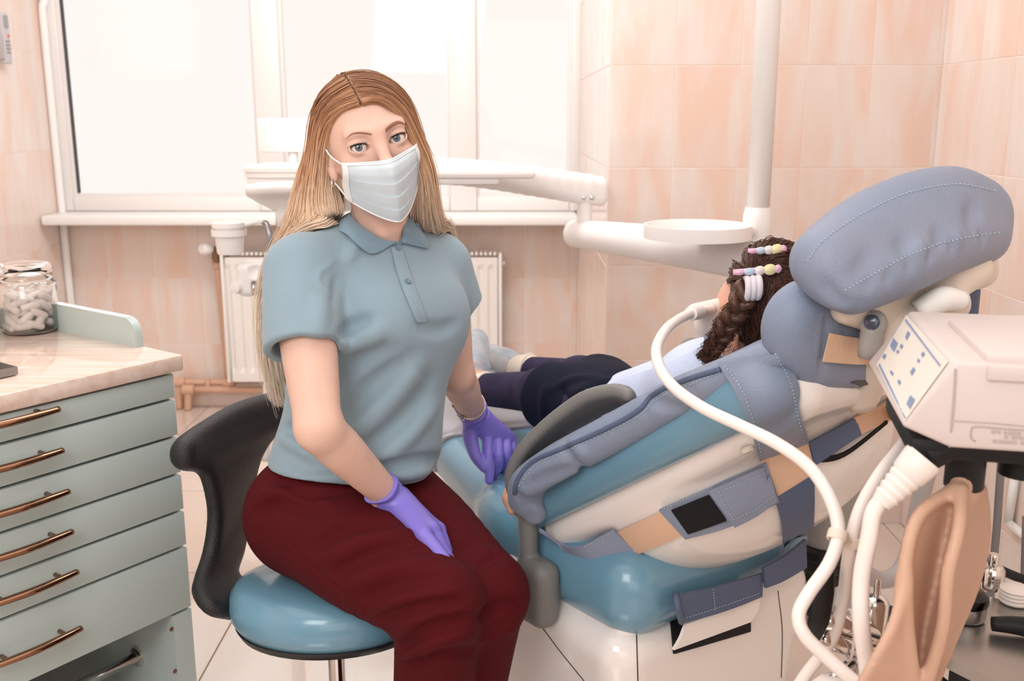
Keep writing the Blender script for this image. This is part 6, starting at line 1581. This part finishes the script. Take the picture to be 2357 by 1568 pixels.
# instrument table
def tbl(name, px0, px1, y0, y1, Y, dep, m, bev=.012, par=un):
    a, b = W(px0, y0, Y), W(px1, y1, Y); return box(name, ((a.x + b.x) / 2, Y + dep / 2, (a.z + b.z) / 2), (b.x - a.x, dep, abs(a.z - b.z)), m, par, bev=bev)
tb = tbl('instrument_table', 560, 1232, 392, 412, 2.55, .24, M_unit, .010)
tbl('table_rim', 558, 1000, 383, 398, 2.54, .26, M_unit, .006); tbl('table_skirt', 566, 1150, 408, 426, 2.56, .20, M_unit, .008)
tb2 = W(620, 440, 2.55)
Ft = Field((-1.0, 2.3, .80), (-.2, 3.0, 1.35), .006)
ribbon(Ft, [W(578, 436, 2.52), W(640, 432, 2.52), W(760, 432, 2.53)], [W(578, 444, 2.60), W(640, 442, 2.60), W(760, 442, 2.61)], .014, m=3, k=.01)
ribbon(Ft, [W(600, 455, 2.60), W(680, 455, 2.60), W(760, 455, 2.60)], [W(650, 482, 2.62), W(690, 482, 2.62), W(740, 482, 2.62)], .014, m=4, k=.02)
Ft.mesh('handpiece_rest', M_unit, un)
for i in range(5):
    p = W(684 + 58 * i, 438, 2.50); lathe('handpiece_ring', [(.010, -.006), (.014, -.006), (.015, 0), (.014, .006), (.010, .006), (.010, -.006)], M_chrome, un, c=p, axis=(.2, -1, .2), seg=18)
scr_a, scr_b = W(592, 272, 2.78), W(760, 350, 2.78)
box('view_screen', ((scr_a.x + scr_b.x) / 2, 2.78, (scr_a.z + scr_b.z) / 2), (scr_b.x - scr_a.x, .03, scr_a.z - scr_b.z), M_unit, un, bev=.006)
M_pale = mat('pale_screen', (250, 240, 238), .2)
a, b = W(610, 286, 2.76), W(745, 338, 2.76); box('screen_glass', ((a.x + b.x) / 2, 2.763, (a.z + b.z) / 2), (b.x - a.x, .004, a.z - b.z), M_pale, un)
tube('screen_post', [W(675, 350, 2.79), W(675, 392, 2.76)], .013, M_unit, un, n=3)
tube('table_neck', [W(655, 480, 2.62), W(655, 520, 2.62)], .024, M_unit, un, n=3); tube('table_link', [W(655, 515, 2.62), W(800, 470, 2.72), W(985, 400, 2.74)], .018, M_unit, un, n=12)
# handpiece bracket with cup holder lower down
M_cupm = mat('cup_white', (246, 240, 236), .35)
cupc = W(528, 545, 2.60); zt2, zb2 = W(528, 512, 2.60).z, W(528, 584, 2.60).z
cup = thing('rinse_cup', V3(cupc.x, 2.60, zb2), 'white plastic rinsing cup in a holder ring left of the woman', 'cup')
rc_ = .041
lathe('cup_body', [(0, 0), (rc_ * .78, 0), (rc_ * .82, .004), (rc_ * .95, zt2 - zb2 - .012), (rc_ * 1.05, zt2 - zb2 - .012), (rc_ * 1.05, zt2 - zb2), (rc_ * .95, zt2 - zb2), (rc_ * .78, .006), (0, .006)], M_cupm, cup, c=(cupc.x, 2.60, zb2), seg=36)
lathe('cup_ring', [(rc_ * 1.0, -.012), (rc_ * 1.1, -.012), (rc_ * 1.1, .004), (rc_ * 1.0, .004), (rc_ * 1.0, -.012)], M_unit, un, c=(cupc.x, 2.60, zt2 - .022), seg=36)
tube('cup_arm', [W(560, 518, 2.60), W(590, 512, 2.60), W(612, 511, 2.60)], [.007, .005, .005], M_unit, un, n=8)
M_sil2 = mat('satin_metal', (170, 168, 172), .3, metal=.8)
fl = thing('cup_filler', W(620, 560, 2.60), 'bent metal water spout beside the white rinsing cup', 'spout')
tube('spout', [W(604, 515, 2.60), W(612, 512, 2.60), W(618, 530, 2.60), W(622, 552, 2.60), W(624, 620, 2.61)], [.006, .009, .011, .010, .008], M_sil2, fl, n=24)
tube('spout_base', [W(624, 610, 2.61), W(624, 660, 2.61)], .016, M_unit, fl, n=3)
hb_ = thing('suction_holder', W(585, 640, 2.60), 'white suction hose holder with round knob in front of the radiator', 'holder')
Fo = Field((-.95, 2.4, .55), (-.45, 2.8, 1.0), .004)
c_ = W(600, 640, 2.62); Fo.rbox(c_, (.055, .045, .045), .018, k=.006); Fo.ell(W(585, 625, 2.56), (.024, .03, .024), k=.006, op='sub'); Fo.rbox(W(584, 668, 2.57), (.008, .04, .022), .004, k=.004, op='sub'); Fo.mesh('holder_body', M_unit, hb_)
lathe('knob', [(0, -.012), (.012, -.012), (.017, 0), (.014, .012), (0, .015)], M_unit, hb_, c=W(546, 662, 2.58), axis=(-.4, -1, 0), seg=20)
tube('chrome_pin', [W(584, 656, 2.555), W(584, 674, 2.555)], .0035, M_chrome, hb_, n=3)
pz = W(640, 640, 2.65); lathe('holder_post', [(0, 0), (.02, 0), (.02, pz.z), (0, pz.z)], M_unit, hb_, c=(pz.x, pz.y, 0), seg=18)
tube('suction_hose', [W(622, 662, 2.62), W(624, 760, 2.62), W(618, 860, 2.62), W(612, 980, 2.62), W(612, 1060, 2.62)], [.011, .012, .012], M_unit, hb_, n=30)
tube('bracket_arm', [W(612, 640, 2.64), W(700, 640, 2.70)], .016, M_unit, hb_, n=4)
